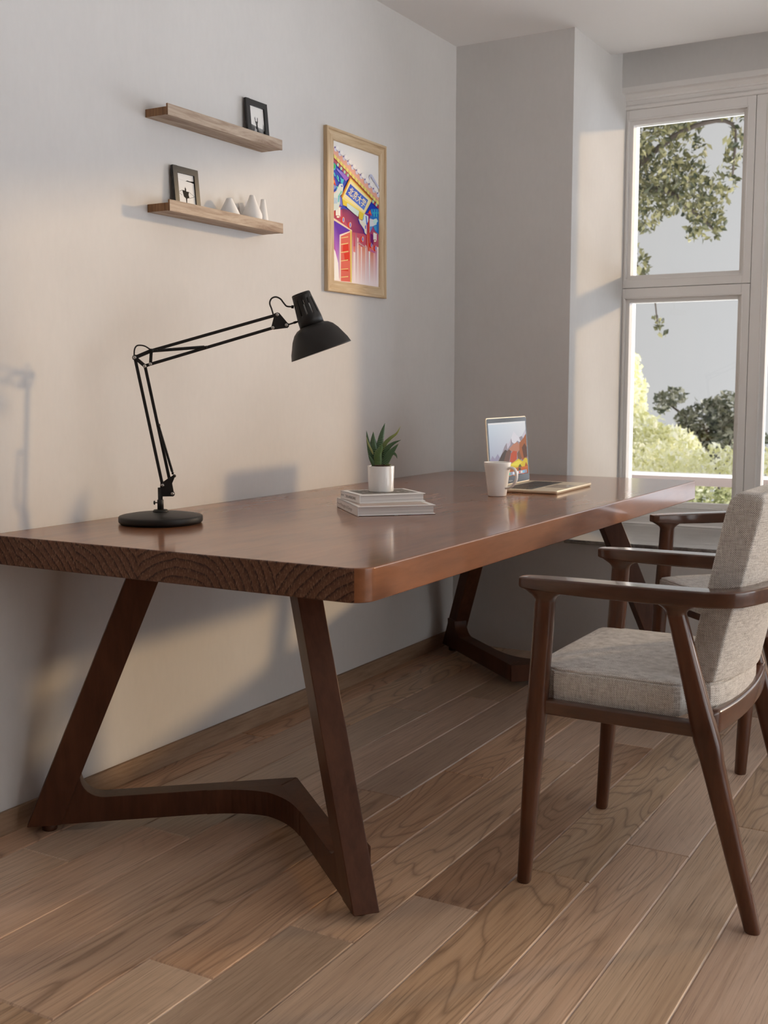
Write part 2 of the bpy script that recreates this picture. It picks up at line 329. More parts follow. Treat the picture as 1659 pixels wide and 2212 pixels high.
# ------------------------------------------------------------------ light levels
HAZE=4.2; LOBECOL=(.84,.97,1.16); HAZ=(44,-7,20,13); BROADFILL=(3.1,80,34,34,18); FILLCOL=(1.0,.99,.98); SKY=(.51,.51,.505); GROUNDGLOW=6.5; SUNE=1.6; SUNC=(1,.67,.33); SUNA=2.6; EXPO=0  # broad lobe and below-horizon glow are added fill
POSTER=[([(-0.005,0.853),(0.994,0.615),(0.994,0.563),(-0.008,0.484)],(25,60,190)),
([(-0.004,0.517),(0.998,0.551),(0.997,0.31),(-0.007,0.247)],[(190,60,110),(120,30,140),(200,90,110),(205,60,100)]),
([(-0.007,0.247),(0.997,0.31),(0.998,-0.0),(-0.0,0.0)],[(225,90,100),(232,130,112),(248,236,238),(248,236,238)]),
([(0.392,0.385),(0.431,0.382),(0.429,-0.007),(0.389,-0.004)],[(190,70,100),(190,70,100),(248,236,238),(248,236,238)]),
([(0.43,0.235),(0.47,0.232),(0.468,-0.006),(0.429,-0.003)],[(250,235,235),(250,235,235),(248,236,238),(248,236,238)]),
([(0.471,0.423),(0.51,0.421),(0.507,-0.004),(0.468,-0.001)],[(160,30,90),(160,30,90),(248,236,238),(248,236,238)]),
([(0.514,0.347),(0.54,0.343),(0.537,-0.003),(0.511,0.001)],[(240,220,220),(240,220,220),(248,236,238),(248,236,238)]),
([(0.539,0.295),(0.589,0.293),(0.587,-0.0),(0.537,0.002)],[(228,140,118),(228,140,118),(248,236,238),(248,236,238)]),
([(0.593,0.285),(0.619,0.281),(0.617,0.001),(0.591,0.004)],[(248,225,220),(248,225,220),(248,236,238),(248,236,238)]),
([(0.629,0.287),(0.69,0.286),(0.688,0.004),(0.628,0.006)],[(226,140,112),(226,140,112),(248,236,238),(248,236,238)]),
([(0.694,0.305),(0.715,0.301),(0.713,0.005),(0.692,0.009)],[(245,230,225),(245,230,225),(248,236,238),(248,236,238)]),
([(0.721,0.394),(0.762,0.392),(0.76,0.007),(0.719,0.01)],[(220,110,105),(220,110,105),(248,236,238),(248,236,238)]),
([(0.772,0.262),(0.802,0.259),(0.801,0.009),(0.77,0.012)],[(250,246,246),(250,246,246),(248,236,238),(248,236,238)]),
([(0.809,0.258),(0.875,0.256),(0.874,0.012),(0.807,0.014)],[(224,140,115),(224,140,115),(248,236,238),(248,236,238)]),
([(0.885,0.262),(0.913,0.258),(0.911,0.013),(0.884,0.017)],[(240,190,190),(240,190,190),(248,236,238),(248,236,238)]),
([(0.928,0.306),(0.959,0.302),(0.958,0.015),(0.926,0.019)],[(200,120,160),(200,120,160),(248,236,238),(248,236,238)]),
([(0.963,0.308),(0.995,0.305),(0.994,0.017),(0.962,0.02)],[(250,235,240),(250,235,240),(248,236,238),(248,236,238)]),
([(0.189,0.533),(0.361,0.533),(0.52,0.495),(0.716,0.384),(0.391,0.377),(0.189,0.48)],[(110,15,90),(110,15,100),(120,10,95),(125,30,110),(150,30,100),(170,50,95)]),
([(-0.002,0.452),(0.399,0.391),(0.399,0.378),(-0.002,0.431)],(240,215,190)),
([(0.002,0.434),(0.36,0.386),(0.134,0.338),(0.129,0.013),(0.112,0.039),(0.071,0.168),(0.004,0.235)],[(75,15,185),(80,15,180),(110,10,170),(215,30,90),(220,200,230),(200,120,210),(185,10,140)]),
([(0.004,0.235),(0.041,0.211),(0.101,0.13),(0.119,0.01),(0.002,0.002)],(250,248,246)),
([(0.132,0.338),(0.367,0.384),(0.365,0.005),(0.129,0.004)],(245,225,215)),
([(0.158,0.329),(0.359,0.375),(0.357,0.007),(0.155,0.003)],(224,100,88)),
([(0.202,0.269),(0.319,0.289),(0.327,0.234),(0.194,0.218)],(222,25,8)),
([(0.221,0.209),(0.343,0.227),(0.342,0.162),(0.24,0.159)],(222,28,8)),
([(0.162,0.091),(0.31,0.101),(0.318,0.083),(0.162,0.081)],(215,50,30)),
([(0.163,0.319),(0.313,0.339),(0.313,0.333),(0.163,0.314)],(240,222,150)),
([(0.162,0.273),(0.313,0.292),(0.313,0.286),(0.162,0.267)],(240,222,150)),
([(0.162,0.214),(0.313,0.233),(0.313,0.227),(0.162,0.209)],(240,222,150)),
([(0.161,0.152),(0.312,0.17),(0.312,0.164),(0.161,0.147)],(240,222,150)),
([(0.161,0.091),(0.312,0.104),(0.312,0.099),(0.161,0.086)],(240,222,150)),
([(0.16,0.034),(0.311,0.047),(0.311,0.041),(0.16,0.029)],(240,222,150)),
([(0.36,0.386),(0.391,0.388),(0.387,0.004),(0.357,0.004)],(226,206,95)),
([(0.221,0.452),(0.216,0.44),(0.204,0.43),(0.188,0.426),(0.172,0.428),(0.16,0.435),(0.156,0.447),(0.161,0.459),(0.172,0.468),(0.189,0.473),(0.205,0.471),(0.217,0.463)],(212,25,30)),
([(0.237,0.455),(0.234,0.444),(0.225,0.436),(0.212,0.433),(0.2,0.435),(0.191,0.441),(0.188,0.451),(0.191,0.461),(0.2,0.469),(0.213,0.473),(0.225,0.471),(0.234,0.465)],(240,205,160)),
([(0.226,0.454),(0.224,0.446),(0.218,0.44),(0.211,0.437),(0.203,0.439),(0.197,0.444),(0.195,0.452),(0.197,0.459),(0.203,0.466),(0.211,0.468),(0.219,0.467),(0.224,0.462)],(118,112,225)),
([(0.369,0.425),(0.365,0.413),(0.353,0.404),(0.336,0.399),(0.319,0.401),(0.307,0.409),(0.303,0.421),(0.308,0.433),(0.32,0.442),(0.336,0.447),(0.353,0.445),(0.365,0.437)],(212,25,30)),
([(0.386,0.429),(0.382,0.418),(0.373,0.41),(0.36,0.406),(0.348,0.408),(0.339,0.415),(0.335,0.425),(0.339,0.435),(0.348,0.443),(0.361,0.447),(0.373,0.445),(0.383,0.438)],(240,205,160)),
([(0.375,0.428),(0.373,0.42),(0.367,0.414),(0.359,0.411),(0.351,0.413),(0.345,0.418),(0.343,0.425),(0.345,0.433),(0.351,0.439),(0.359,0.442),(0.367,0.441),(0.373,0.435)],(118,112,225)),
([(0.641,0.341),(0.636,0.33),(0.624,0.321),(0.608,0.316),(0.592,0.318),(0.58,0.326),(0.576,0.337),(0.58,0.349),(0.592,0.358),(0.608,0.362),(0.625,0.36),(0.637,0.353)],(212,25,30)),
([(0.659,0.345),(0.655,0.334),(0.646,0.327),(0.634,0.323),(0.621,0.325),(0.612,0.332),(0.609,0.341),(0.612,0.351),(0.621,0.359),(0.634,0.363),(0.646,0.361),(0.655,0.354)],(240,205,160)),
([(0.648,0.344),(0.645,0.336),(0.64,0.33),(0.632,0.328),(0.624,0.329),(0.618,0.334),(0.616,0.342),(0.619,0.349),(0.624,0.355),(0.632,0.358),(0.64,0.356),(0.646,0.351)],(118,112,225)),
([(0.843,0.31),(0.839,0.299),(0.827,0.29),(0.811,0.287),(0.795,0.289),(0.784,0.296),(0.779,0.306),(0.784,0.318),(0.795,0.326),(0.811,0.33),(0.827,0.328),(0.839,0.321)],(212,25,30)),
([(0.862,0.314),(0.858,0.304),(0.849,0.296),(0.837,0.293),(0.825,0.295),(0.816,0.301),(0.813,0.311),(0.816,0.32),(0.825,0.328),(0.837,0.331),(0.85,0.329),(0.858,0.323)],(240,205,160)),
([(0.851,0.313),(0.849,0.306),(0.843,0.3),(0.836,0.297),(0.828,0.299),(0.822,0.304),(0.82,0.311),(0.822,0.318),(0.828,0.324),(0.836,0.326),(0.843,0.325),(0.849,0.32)],(118,112,225)),
([(0.941,0.293),(0.936,0.282),(0.924,0.273),(0.908,0.269),(0.892,0.271),(0.88,0.278),(0.876,0.289),(0.881,0.3),(0.892,0.309),(0.908,0.313),(0.925,0.311),(0.936,0.304)],(212,25,30)),
([(0.96,0.296),(0.956,0.286),(0.947,0.279),(0.935,0.275),(0.922,0.277),(0.914,0.284),(0.91,0.293),(0.914,0.303),(0.923,0.31),(0.935,0.314),(0.947,0.312),(0.956,0.305)],(240,205,160)),
([(0.949,0.295),(0.946,0.288),(0.941,0.282),(0.933,0.28),(0.925,0.281),(0.92,0.286),(0.918,0.293),(0.92,0.301),(0.926,0.307),(0.933,0.309),(0.941,0.308),(0.947,0.303)],(118,112,225)),
([(0.519,0.318),(0.703,0.289),(0.703,0.28),(0.519,0.306)],(205,160,160)),
([(0.807,0.282),(0.917,0.266),(0.917,0.254),(0.807,0.261)],(205,110,160)),
([(0.759,0.497),(0.784,0.493),(0.777,0.264),(0.752,0.262)],(226,70,25)),
([(0.72,0.453),(0.737,0.454),(0.736,0.286),(0.711,0.301)],(215,60,60)),
([(0.817,0.584),(1.004,0.599),(1.003,0.403),(0.913,0.425),(0.85,0.476),(0.8,0.514)],(40,120,205)),
([(0.807,0.393),(0.841,0.398),(0.875,0.386),(0.874,0.311),(0.811,0.335)],(120,25,110)),
([(0.516,0.489),(0.552,0.448),(0.584,0.448),(0.641,0.411),(0.658,0.39),(0.695,0.376),(0.716,0.384),(0.72,0.458),(0.625,0.478)],(20,25,160)),
([(0.536,0.488),(0.576,0.453),(0.601,0.444),(0.666,0.416),(0.674,0.394),(0.707,0.383),(0.722,0.387),(0.723,0.458),(0.625,0.478)],(232,230,220)),
([(0.638,0.523),(0.675,0.534),(0.758,0.524),(0.758,0.488),(0.716,0.455),(0.625,0.478)],(225,240,245)),
([(0.696,0.522),(0.716,0.522),(0.737,0.462),(0.716,0.456)],(30,90,215)),
([(0.642,0.521),(0.663,0.526),(0.646,0.483),(0.632,0.484)],(60,170,225)),
([(0.683,0.448),(0.706,0.45),(0.706,0.425),(0.687,0.424)],(70,90,220)),
([(0.75,0.548),(0.8,0.577),(0.842,0.531)],(220,45,40)),
([(0.779,0.552),(0.8,0.566),(0.817,0.545)],(245,150,60)),
([(0.834,0.58),(0.845,0.583),(0.867,0.555),(0.852,0.545)],(60,200,225)),
([(0.852,0.573),(0.864,0.577),(0.886,0.546),(0.871,0.536)],(30,70,205)),
([(0.871,0.566),(0.883,0.57),(0.904,0.537),(0.889,0.528)],(70,220,215)),
([(0.889,0.584),(0.901,0.588),(0.923,0.559),(0.908,0.549)],(60,200,225)),
([(0.908,0.577),(0.92,0.581),(0.942,0.55),(0.927,0.541)],(30,70,205)),
([(0.927,0.571),(0.939,0.574),(0.961,0.541),(0.945,0.532)],(70,220,215)),
([(0.946,0.589),(0.958,0.593),(0.98,0.563),(0.964,0.554)],(60,200,225)),
([(0.964,0.582),(0.976,0.586),(0.999,0.554),(0.983,0.545)],(30,70,205)),
([(0.983,0.575),(0.995,0.579),(1.018,0.545),(1.002,0.536)],(70,220,215)),
([(0.787,0.51),(0.901,0.507),(0.952,0.478),(0.85,0.454),(0.786,0.399)],(222,225,235)),
([(0.884,0.512),(0.944,0.522),(0.978,0.505),(0.918,0.47),(0.867,0.488)],(200,235,230)),
([(0.791,0.449),(0.867,0.458),(0.799,0.406)],(90,150,220)),
([(0.875,0.456),(0.943,0.469),(0.952,0.422),(0.901,0.435)],(70,160,215)),
([(0.032,0.546),(0.17,0.539),(0.158,0.53),(0.043,0.536)],(205,110,100)),
([(0.05,0.537),(0.147,0.534),(0.146,0.466),(0.05,0.471)],(246,242,236)),
([(0.096,0.537),(0.101,0.537),(0.1,0.47),(0.096,0.47)],(215,170,165)),
([(0.144,0.467),(0.138,0.461),(0.121,0.456),(0.098,0.452),(0.075,0.452),(0.058,0.455),(0.052,0.46),(0.058,0.466),(0.075,0.471),(0.098,0.474),(0.121,0.475),(0.138,0.472)],(190,60,45)),
([(0.13,0.466),(0.125,0.462),(0.114,0.459),(0.098,0.457),(0.082,0.456),(0.07,0.458),(0.066,0.461),(0.07,0.465),(0.082,0.468),(0.098,0.47),(0.114,0.471),(0.126,0.469)],(245,240,230)),
([(0.852,0.421),(0.974,0.41),(0.961,0.4),(0.865,0.41)],(205,110,100)),
([(0.873,0.411),(0.948,0.405),(0.948,0.349),(0.873,0.358)],(246,242,236)),
([(0.908,0.409),(0.913,0.41),(0.913,0.355),(0.908,0.355)],(215,170,165)),
([(0.946,0.351),(0.942,0.344),(0.928,0.339),(0.91,0.336),(0.892,0.337),(0.879,0.34),(0.874,0.346),(0.879,0.352),(0.892,0.357),(0.91,0.36),(0.928,0.36),(0.942,0.356)],(190,60,45)),
([(0.935,0.35),(0.932,0.346),(0.923,0.343),(0.91,0.341),(0.898,0.341),(0.889,0.343),(0.886,0.347),(0.889,0.35),(0.898,0.354),(0.91,0.355),(0.923,0.355),(0.932,0.353)],(245,240,230)),
([(-0.001,0.501),(0.044,0.497),(0.04,0.458),(0.0,0.478)],(200,50,60)),
([(0.067,0.811),(0.356,0.774),(0.263,0.736),(0.074,0.797)],[(120,120,225),(150,90,205),(170,100,205),(90,60,205)]),
([(0.06,0.808),(0.143,0.787),(0.185,0.777),(0.102,0.793)],(185,190,235)),
([(0.058,0.819),(0.053,0.806),(0.04,0.795),(0.022,0.789),(0.004,0.791),(-0.008,0.799),(-0.013,0.812),(-0.008,0.826),(0.005,0.837),(0.023,0.842),(0.041,0.84),(0.054,0.832)],(60,185,215)),
([(0.045,0.82),(0.042,0.811),(0.033,0.804),(0.022,0.8),(0.011,0.801),(0.003,0.807),(0.001,0.816),(0.004,0.825),(0.012,0.832),(0.023,0.836),(0.034,0.835),(0.042,0.829)],(55,180,90)),
([(0.005,0.771),(0.023,0.775),(0.047,0.753),(0.028,0.747)],(60,205,225)),
([(0.044,0.755),(0.062,0.759),(0.087,0.737),(0.067,0.731)],(40,130,220)),
([(0.083,0.739),(0.101,0.743),(0.126,0.721),(0.107,0.715)],(90,225,215)),
([(0.123,0.723),(0.141,0.727),(0.166,0.704),(0.146,0.699)],(20,60,200)),
([(0.162,0.707),(0.181,0.711),(0.206,0.688),(0.186,0.683)],(60,205,225)),
([(0.035,0.675),(0.053,0.679),(0.078,0.656),(0.058,0.651)],(40,130,220)),
([(0.075,0.759),(0.093,0.763),(0.118,0.741),(0.098,0.735)],(90,225,215)),
([(0.114,0.743),(0.133,0.747),(0.158,0.725),(0.138,0.719)],(20,60,200)),
([(0.154,0.727),(0.172,0.731),(0.197,0.709),(0.178,0.703)],(60,205,225)),
([(0.027,0.695),(0.045,0.699),(0.069,0.677),(0.05,0.671)],(40,130,220)),
([(0.066,0.679),(0.084,0.683),(0.109,0.66),(0.089,0.655)],(90,225,215)),
([(0.106,0.764),(0.124,0.767),(0.149,0.745),(0.13,0.74)],(20,60,200)),
([(0.146,0.748),(0.164,0.751),(0.189,0.729),(0.169,0.723)],(60,205,225)),
([(0.019,0.716),(0.037,0.719),(0.061,0.697),(0.042,0.692)],(40,130,220)),
([(0.171,0.744),(0.224,0.745),(0.199,0.713),(0.15,0.716)],(60,190,220)),
([(-0.006,0.734),(0.018,0.739),(0.059,0.679),(-0.006,0.694)],(215,50,45)),
([(0.005,0.721),(0.025,0.716),(0.025,0.697),(0.004,0.697)],(245,160,80)),
([(-0.006,0.689),(0.066,0.677),(-0.007,0.639)],(125,150,220)),
([(0.129,0.704),(0.192,0.71),(0.209,0.692),(0.191,0.638),(0.135,0.618),(0.145,0.571),(0.099,0.519),(0.002,0.499),(-0.003,0.625),(0.059,0.647)],(214,228,226)),
([(0.157,0.697),(0.199,0.696),(0.188,0.686),(0.164,0.686)],(70,80,200)),
([(0.163,0.659),(0.184,0.652),(0.114,0.607),(0.093,0.61)],(120,205,185)),
([(0.1,0.615),(0.128,0.618),(0.117,0.573),(0.093,0.567)],(90,195,205)),
([(0.004,0.631),(0.093,0.648),(0.004,0.621)],(235,195,190)),
([(0.003,0.592),(0.014,0.594),(0.003,0.552),(-0.005,0.549)],(110,160,220)),
([(0.024,0.592),(0.034,0.596),(0.02,0.553),(0.012,0.55)],(110,160,220)),
([(0.045,0.591),(0.055,0.598),(0.037,0.555),(0.029,0.552)],(110,160,220)),
([(0.065,0.591),(0.076,0.6),(0.055,0.556),(0.046,0.553)],(110,160,220)),
([(0.086,0.59),(0.097,0.602),(0.072,0.558),(0.064,0.555)],(110,160,220)),
([(0.131,0.618),(0.17,0.617),(0.19,0.551),(0.141,0.547)],(110,120,225)),
([(-0.004,0.953),(0.458,0.837),(0.995,0.697),(0.994,0.656),(0.457,0.784),(-0.004,0.906)],(238,178,160)),
([(-0.004,0.908),(0.457,0.786),(0.994,0.656),(0.994,0.621),(0.457,0.755),(-0.004,0.871)],(142,35,55)),
([(0.015,0.903),(0.073,0.891),(0.07,0.864),(0.016,0.877)],(238,222,128)),
([(0.077,0.887),(0.135,0.875),(0.132,0.848),(0.078,0.861)],(238,222,128)),
([(0.139,0.871),(0.197,0.859),(0.194,0.832),(0.14,0.845)],(238,222,128)),
([(0.201,0.855),(0.26,0.843),(0.257,0.816),(0.202,0.829)],(238,222,128)),
([(0.264,0.839),(0.324,0.826),(0.321,0.8),(0.265,0.812)],(238,222,128)),
([(0.328,0.823),(0.388,0.81),(0.385,0.783),(0.329,0.796)],(238,222,128)),
([(0.392,0.806),(0.453,0.793),(0.45,0.766),(0.393,0.779)],(238,222,128)),
([(0.457,0.79),(0.519,0.776),(0.515,0.749),(0.458,0.763)],(238,222,128)),
([(0.523,0.773),(0.585,0.759),(0.582,0.732),(0.524,0.746)],(238,222,128)),
([(0.589,0.756),(0.651,0.742),(0.648,0.715),(0.59,0.729)],(238,222,128)),
([(0.655,0.739),(0.719,0.725),(0.716,0.698),(0.657,0.711)],(238,222,128)),
([(0.723,0.721),(0.787,0.708),(0.783,0.68),(0.724,0.694)],(238,222,128)),
([(0.791,0.704),(0.855,0.69),(0.852,0.662),(0.792,0.676)],(238,222,128)),
([(0.859,0.686),(0.925,0.672),(0.921,0.645),(0.861,0.659)],(238,222,128)),
([(0.929,0.669),(0.994,0.654),(0.991,0.627),(0.93,0.641)],(238,222,128)),
([(-0.004,0.872),(0.356,0.782),(0.341,0.761),(-0.005,0.849)],(178,84,112)),
([(0.824,0.656),(0.994,0.621),(0.994,0.597),(0.823,0.636)],(178,60,90)),
([(0.116,0.837),(0.113,0.831),(0.105,0.825),(0.095,0.823),(0.085,0.823),(0.077,0.827),(0.074,0.833),(0.077,0.839),(0.085,0.845),(0.095,0.848),(0.106,0.847),(0.113,0.843)],(172,222,196)),
([(0.186,0.819),(0.183,0.813),(0.175,0.807),(0.165,0.805),(0.154,0.805),(0.146,0.809),(0.144,0.815),(0.146,0.821),(0.154,0.827),(0.165,0.83),(0.175,0.829),(0.183,0.825)],(172,222,196)),
([(0.256,0.801),(0.253,0.794),(0.245,0.789),(0.235,0.786),(0.224,0.787),(0.216,0.791),(0.214,0.797),(0.217,0.803),(0.224,0.809),(0.235,0.811),(0.246,0.811),(0.253,0.807)],(172,222,196)),
([(0.327,0.785),(0.324,0.778),(0.316,0.773),(0.306,0.77),(0.295,0.771),(0.287,0.775),(0.284,0.781),(0.287,0.787),(0.295,0.793),(0.306,0.796),(0.317,0.795),(0.324,0.791)],(172,222,196)),
([(0.885,0.644),(0.882,0.637),(0.874,0.631),(0.862,0.629),(0.85,0.63),(0.842,0.634),(0.839,0.64),(0.842,0.647),(0.85,0.652),(0.862,0.655),(0.874,0.654),(0.882,0.65)],(172,222,196)),
([(0.961,0.627),(0.958,0.621),(0.95,0.615),(0.938,0.612),(0.926,0.613),(0.918,0.617),(0.915,0.624),(0.918,0.63),(0.926,0.636),(0.938,0.639),(0.95,0.638),(0.958,0.634)],(172,222,196)),
([(0.086,0.945),(0.081,0.936),(0.068,0.928),(0.051,0.924),(0.034,0.925),(0.021,0.929),(0.017,0.938),(0.021,0.947),(0.034,0.954),(0.051,0.959),(0.069,0.958),(0.081,0.953)],(222,220,236)),
([(0.125,0.96),(0.12,0.951),(0.107,0.943),(0.089,0.939),(0.071,0.939),(0.058,0.944),(0.053,0.952),(0.058,0.961),(0.071,0.969),(0.089,0.974),(0.107,0.973),(0.121,0.969)],(236,233,240)),
([(0.12,0.96),(0.116,0.952),(0.104,0.946),(0.089,0.942),(0.074,0.942),(0.063,0.946),(0.059,0.953),(0.063,0.961),(0.074,0.968),(0.089,0.972),(0.105,0.971),(0.116,0.967)],(250,248,246)),
([(0.048,0.954),(0.047,0.951),(0.043,0.948),(0.037,0.947),(0.032,0.947),(0.028,0.949),(0.026,0.952),(0.028,0.955),(0.032,0.958),(0.038,0.959),(0.043,0.959),(0.047,0.957)],(130,105,180)),
([(0.055,0.941),(0.072,0.937),(0.103,0.931),(0.1,0.929),(0.068,0.934)],(95,50,100)),
([(0.174,0.923),(0.169,0.914),(0.156,0.906),(0.138,0.902),(0.121,0.902),(0.108,0.907),(0.104,0.915),(0.109,0.924),(0.121,0.932),(0.139,0.936),(0.156,0.936),(0.169,0.931)],(222,220,236)),
([(0.214,0.938),(0.209,0.929),(0.195,0.921),(0.177,0.917),(0.159,0.917),(0.146,0.922),(0.141,0.93),(0.146,0.939),(0.159,0.947),(0.177,0.951),(0.196,0.951),(0.209,0.946)],(236,233,240)),
([(0.208,0.938),(0.204,0.93),(0.193,0.923),(0.177,0.919),(0.162,0.92),(0.15,0.924),(0.146,0.931),(0.151,0.939),(0.162,0.946),(0.177,0.949),(0.193,0.949),(0.204,0.945)],(250,248,246)),
([(0.136,0.932),(0.134,0.928),(0.13,0.926),(0.125,0.924),(0.119,0.925),(0.115,0.926),(0.114,0.929),(0.115,0.933),(0.119,0.935),(0.125,0.937),(0.13,0.937),(0.134,0.935)],(130,105,180)),
([(0.142,0.918),(0.159,0.914),(0.191,0.908),(0.188,0.907),(0.156,0.912)],(95,50,100)),
([(0.263,0.9),(0.258,0.891),(0.245,0.883),(0.227,0.879),(0.209,0.879),(0.197,0.884),(0.192,0.892),(0.197,0.902),(0.21,0.909),(0.227,0.914),(0.245,0.913),(0.258,0.908)],(222,220,236)),
([(0.303,0.915),(0.298,0.906),(0.285,0.898),(0.266,0.894),(0.248,0.894),(0.234,0.899),(0.229,0.907),(0.234,0.916),(0.248,0.924),(0.266,0.929),(0.285,0.928),(0.298,0.923)],(236,233,240)),
([(0.298,0.915),(0.293,0.907),(0.282,0.9),(0.266,0.897),(0.251,0.897),(0.239,0.901),(0.235,0.908),(0.239,0.916),(0.251,0.923),(0.266,0.927),(0.282,0.926),(0.293,0.922)],(250,248,246)),
([(0.224,0.909),(0.223,0.906),(0.219,0.903),(0.213,0.902),(0.207,0.902),(0.203,0.904),(0.202,0.907),(0.203,0.91),(0.208,0.913),(0.213,0.914),(0.219,0.914),(0.223,0.912)],(130,105,180)),
([(0.231,0.895),(0.248,0.891),(0.28,0.886),(0.277,0.884),(0.245,0.889)],(95,50,100)),
([(0.353,0.877),(0.348,0.868),(0.335,0.86),(0.317,0.856),(0.299,0.856),(0.286,0.861),(0.281,0.869),(0.286,0.879),(0.299,0.886),(0.317,0.891),(0.335,0.89),(0.348,0.885)],(222,220,236)),
([(0.394,0.892),(0.389,0.883),(0.375,0.875),(0.356,0.871),(0.338,0.871),(0.324,0.876),(0.319,0.884),(0.324,0.894),(0.338,0.901),(0.357,0.906),(0.375,0.905),(0.389,0.9)],(236,233,240)),
([(0.388,0.892),(0.384,0.884),(0.372,0.877),(0.356,0.874),(0.341,0.874),(0.329,0.878),(0.325,0.885),(0.329,0.893),(0.341,0.9),(0.357,0.904),(0.372,0.903),(0.384,0.899)],(250,248,246)),
([(0.314,0.886),(0.313,0.883),(0.308,0.88),(0.303,0.879),(0.297,0.879),(0.293,0.881),(0.291,0.884),(0.293,0.887),(0.297,0.89),(0.303,0.891),(0.308,0.891),(0.313,0.889)],(130,105,180)),
([(0.32,0.872),(0.338,0.868),(0.371,0.862),(0.368,0.861),(0.335,0.866)],(95,50,100)),
([(0.444,0.853),(0.439,0.844),(0.426,0.836),(0.408,0.832),(0.39,0.833),(0.376,0.838),(0.372,0.846),(0.376,0.855),(0.39,0.863),(0.408,0.867),(0.426,0.867),(0.439,0.862)],(222,220,236)),
([(0.486,0.869),(0.481,0.859),(0.467,0.851),(0.448,0.847),(0.429,0.848),(0.415,0.853),(0.41,0.861),(0.415,0.87),(0.429,0.878),(0.448,0.882),(0.467,0.882),(0.481,0.877)],(236,233,240)),
([(0.48,0.869),(0.476,0.861),(0.464,0.854),(0.448,0.85),(0.432,0.851),(0.42,0.855),(0.416,0.862),(0.42,0.87),(0.432,0.877),(0.448,0.881),(0.464,0.88),(0.476,0.876)],(250,248,246)),
([(0.405,0.863),(0.403,0.86),(0.399,0.857),(0.393,0.855),(0.388,0.856),(0.383,0.857),(0.382,0.86),(0.383,0.864),(0.388,0.867),(0.393,0.868),(0.399,0.868),(0.403,0.866)],(130,105,180)),
([(0.411,0.849),(0.429,0.845),(0.462,0.839),(0.459,0.837),(0.426,0.842)],(95,50,100)),
([(0.537,0.83),(0.532,0.82),(0.518,0.812),(0.5,0.808),(0.481,0.809),(0.468,0.814),(0.463,0.822),(0.468,0.832),(0.482,0.84),(0.5,0.844),(0.518,0.843),(0.532,0.838)],(222,220,236)),
([(0.579,0.845),(0.574,0.836),(0.56,0.828),(0.54,0.823),(0.521,0.824),(0.507,0.829),(0.502,0.837),(0.507,0.847),(0.521,0.855),(0.541,0.859),(0.56,0.859),(0.574,0.853)],(236,233,240)),
([(0.573,0.845),(0.569,0.837),(0.557,0.83),(0.54,0.826),(0.524,0.827),(0.512,0.831),(0.508,0.838),(0.512,0.846),(0.524,0.853),(0.541,0.857),(0.557,0.857),(0.569,0.852)],(250,248,246)),
([(0.497,0.839),(0.495,0.836),(0.491,0.833),(0.485,0.832),(0.479,0.832),(0.475,0.834),(0.474,0.837),(0.475,0.84),(0.479,0.843),(0.485,0.844),(0.491,0.844),(0.495,0.842)],(130,105,180)),
([(0.504,0.825),(0.522,0.821),(0.555,0.815),(0.552,0.813),(0.518,0.819)],(95,50,100)),
([(0.63,0.806),(0.625,0.796),(0.612,0.788),(0.593,0.784),(0.574,0.785),(0.561,0.79),(0.556,0.798),(0.561,0.808),(0.575,0.816),(0.593,0.82),(0.612,0.819),(0.625,0.814)],(222,220,236)),
([(0.673,0.821),(0.668,0.812),(0.654,0.804),(0.634,0.799),(0.615,0.8),(0.601,0.805),(0.595,0.813),(0.601,0.823),(0.615,0.831),(0.634,0.835),(0.654,0.835),(0.668,0.83)],(236,233,240)),
([(0.667,0.821),(0.663,0.813),(0.651,0.806),(0.634,0.802),(0.618,0.803),(0.606,0.807),(0.601,0.814),(0.606,0.823),(0.618,0.829),(0.634,0.833),(0.651,0.833),(0.663,0.828)],(250,248,246)),
([(0.59,0.815),(0.589,0.812),(0.584,0.809),(0.578,0.808),(0.572,0.808),(0.568,0.81),(0.566,0.813),(0.568,0.816),(0.572,0.819),(0.578,0.821),(0.584,0.82),(0.589,0.818)],(130,105,180)),
([(0.597,0.801),(0.615,0.797),(0.649,0.791),(0.646,0.789),(0.612,0.795)],(95,50,100)),
([(0.725,0.781),(0.72,0.772),(0.706,0.764),(0.688,0.76),(0.669,0.76),(0.655,0.766),(0.65,0.774),(0.655,0.784),(0.669,0.791),(0.688,0.796),(0.707,0.795),(0.72,0.79)],(222,220,236)),
([(0.769,0.797),(0.763,0.787),(0.749,0.779),(0.729,0.775),(0.71,0.775),(0.695,0.781),(0.69,0.789),(0.695,0.799),(0.71,0.807),(0.729,0.811),(0.749,0.811),(0.764,0.805)],(236,233,240)),
([(0.763,0.797),(0.758,0.788),(0.746,0.782),(0.729,0.778),(0.713,0.778),(0.7,0.783),(0.696,0.79),(0.701,0.798),(0.713,0.805),(0.729,0.809),(0.746,0.809),(0.758,0.804)],(250,248,246)),
([(0.685,0.791),(0.683,0.788),(0.679,0.785),(0.673,0.784),(0.667,0.784),(0.662,0.786),(0.661,0.789),(0.662,0.792),(0.667,0.795),(0.673,0.796),(0.679,0.796),(0.683,0.794)],(130,105,180)),
([(0.691,0.777),(0.71,0.772),(0.744,0.766),(0.741,0.765),(0.706,0.77)],(95,50,100)),
([(0.822,0.757),(0.817,0.747),(0.803,0.739),(0.783,0.735),(0.764,0.736),(0.75,0.741),(0.745,0.75),(0.751,0.759),(0.764,0.767),(0.784,0.771),(0.803,0.771),(0.817,0.765)],(222,220,236)),
([(0.866,0.772),(0.86,0.763),(0.846,0.755),(0.826,0.75),(0.806,0.751),(0.791,0.756),(0.786,0.765),(0.791,0.774),(0.806,0.782),(0.826,0.787),(0.846,0.786),(0.86,0.781)],(236,233,240)),
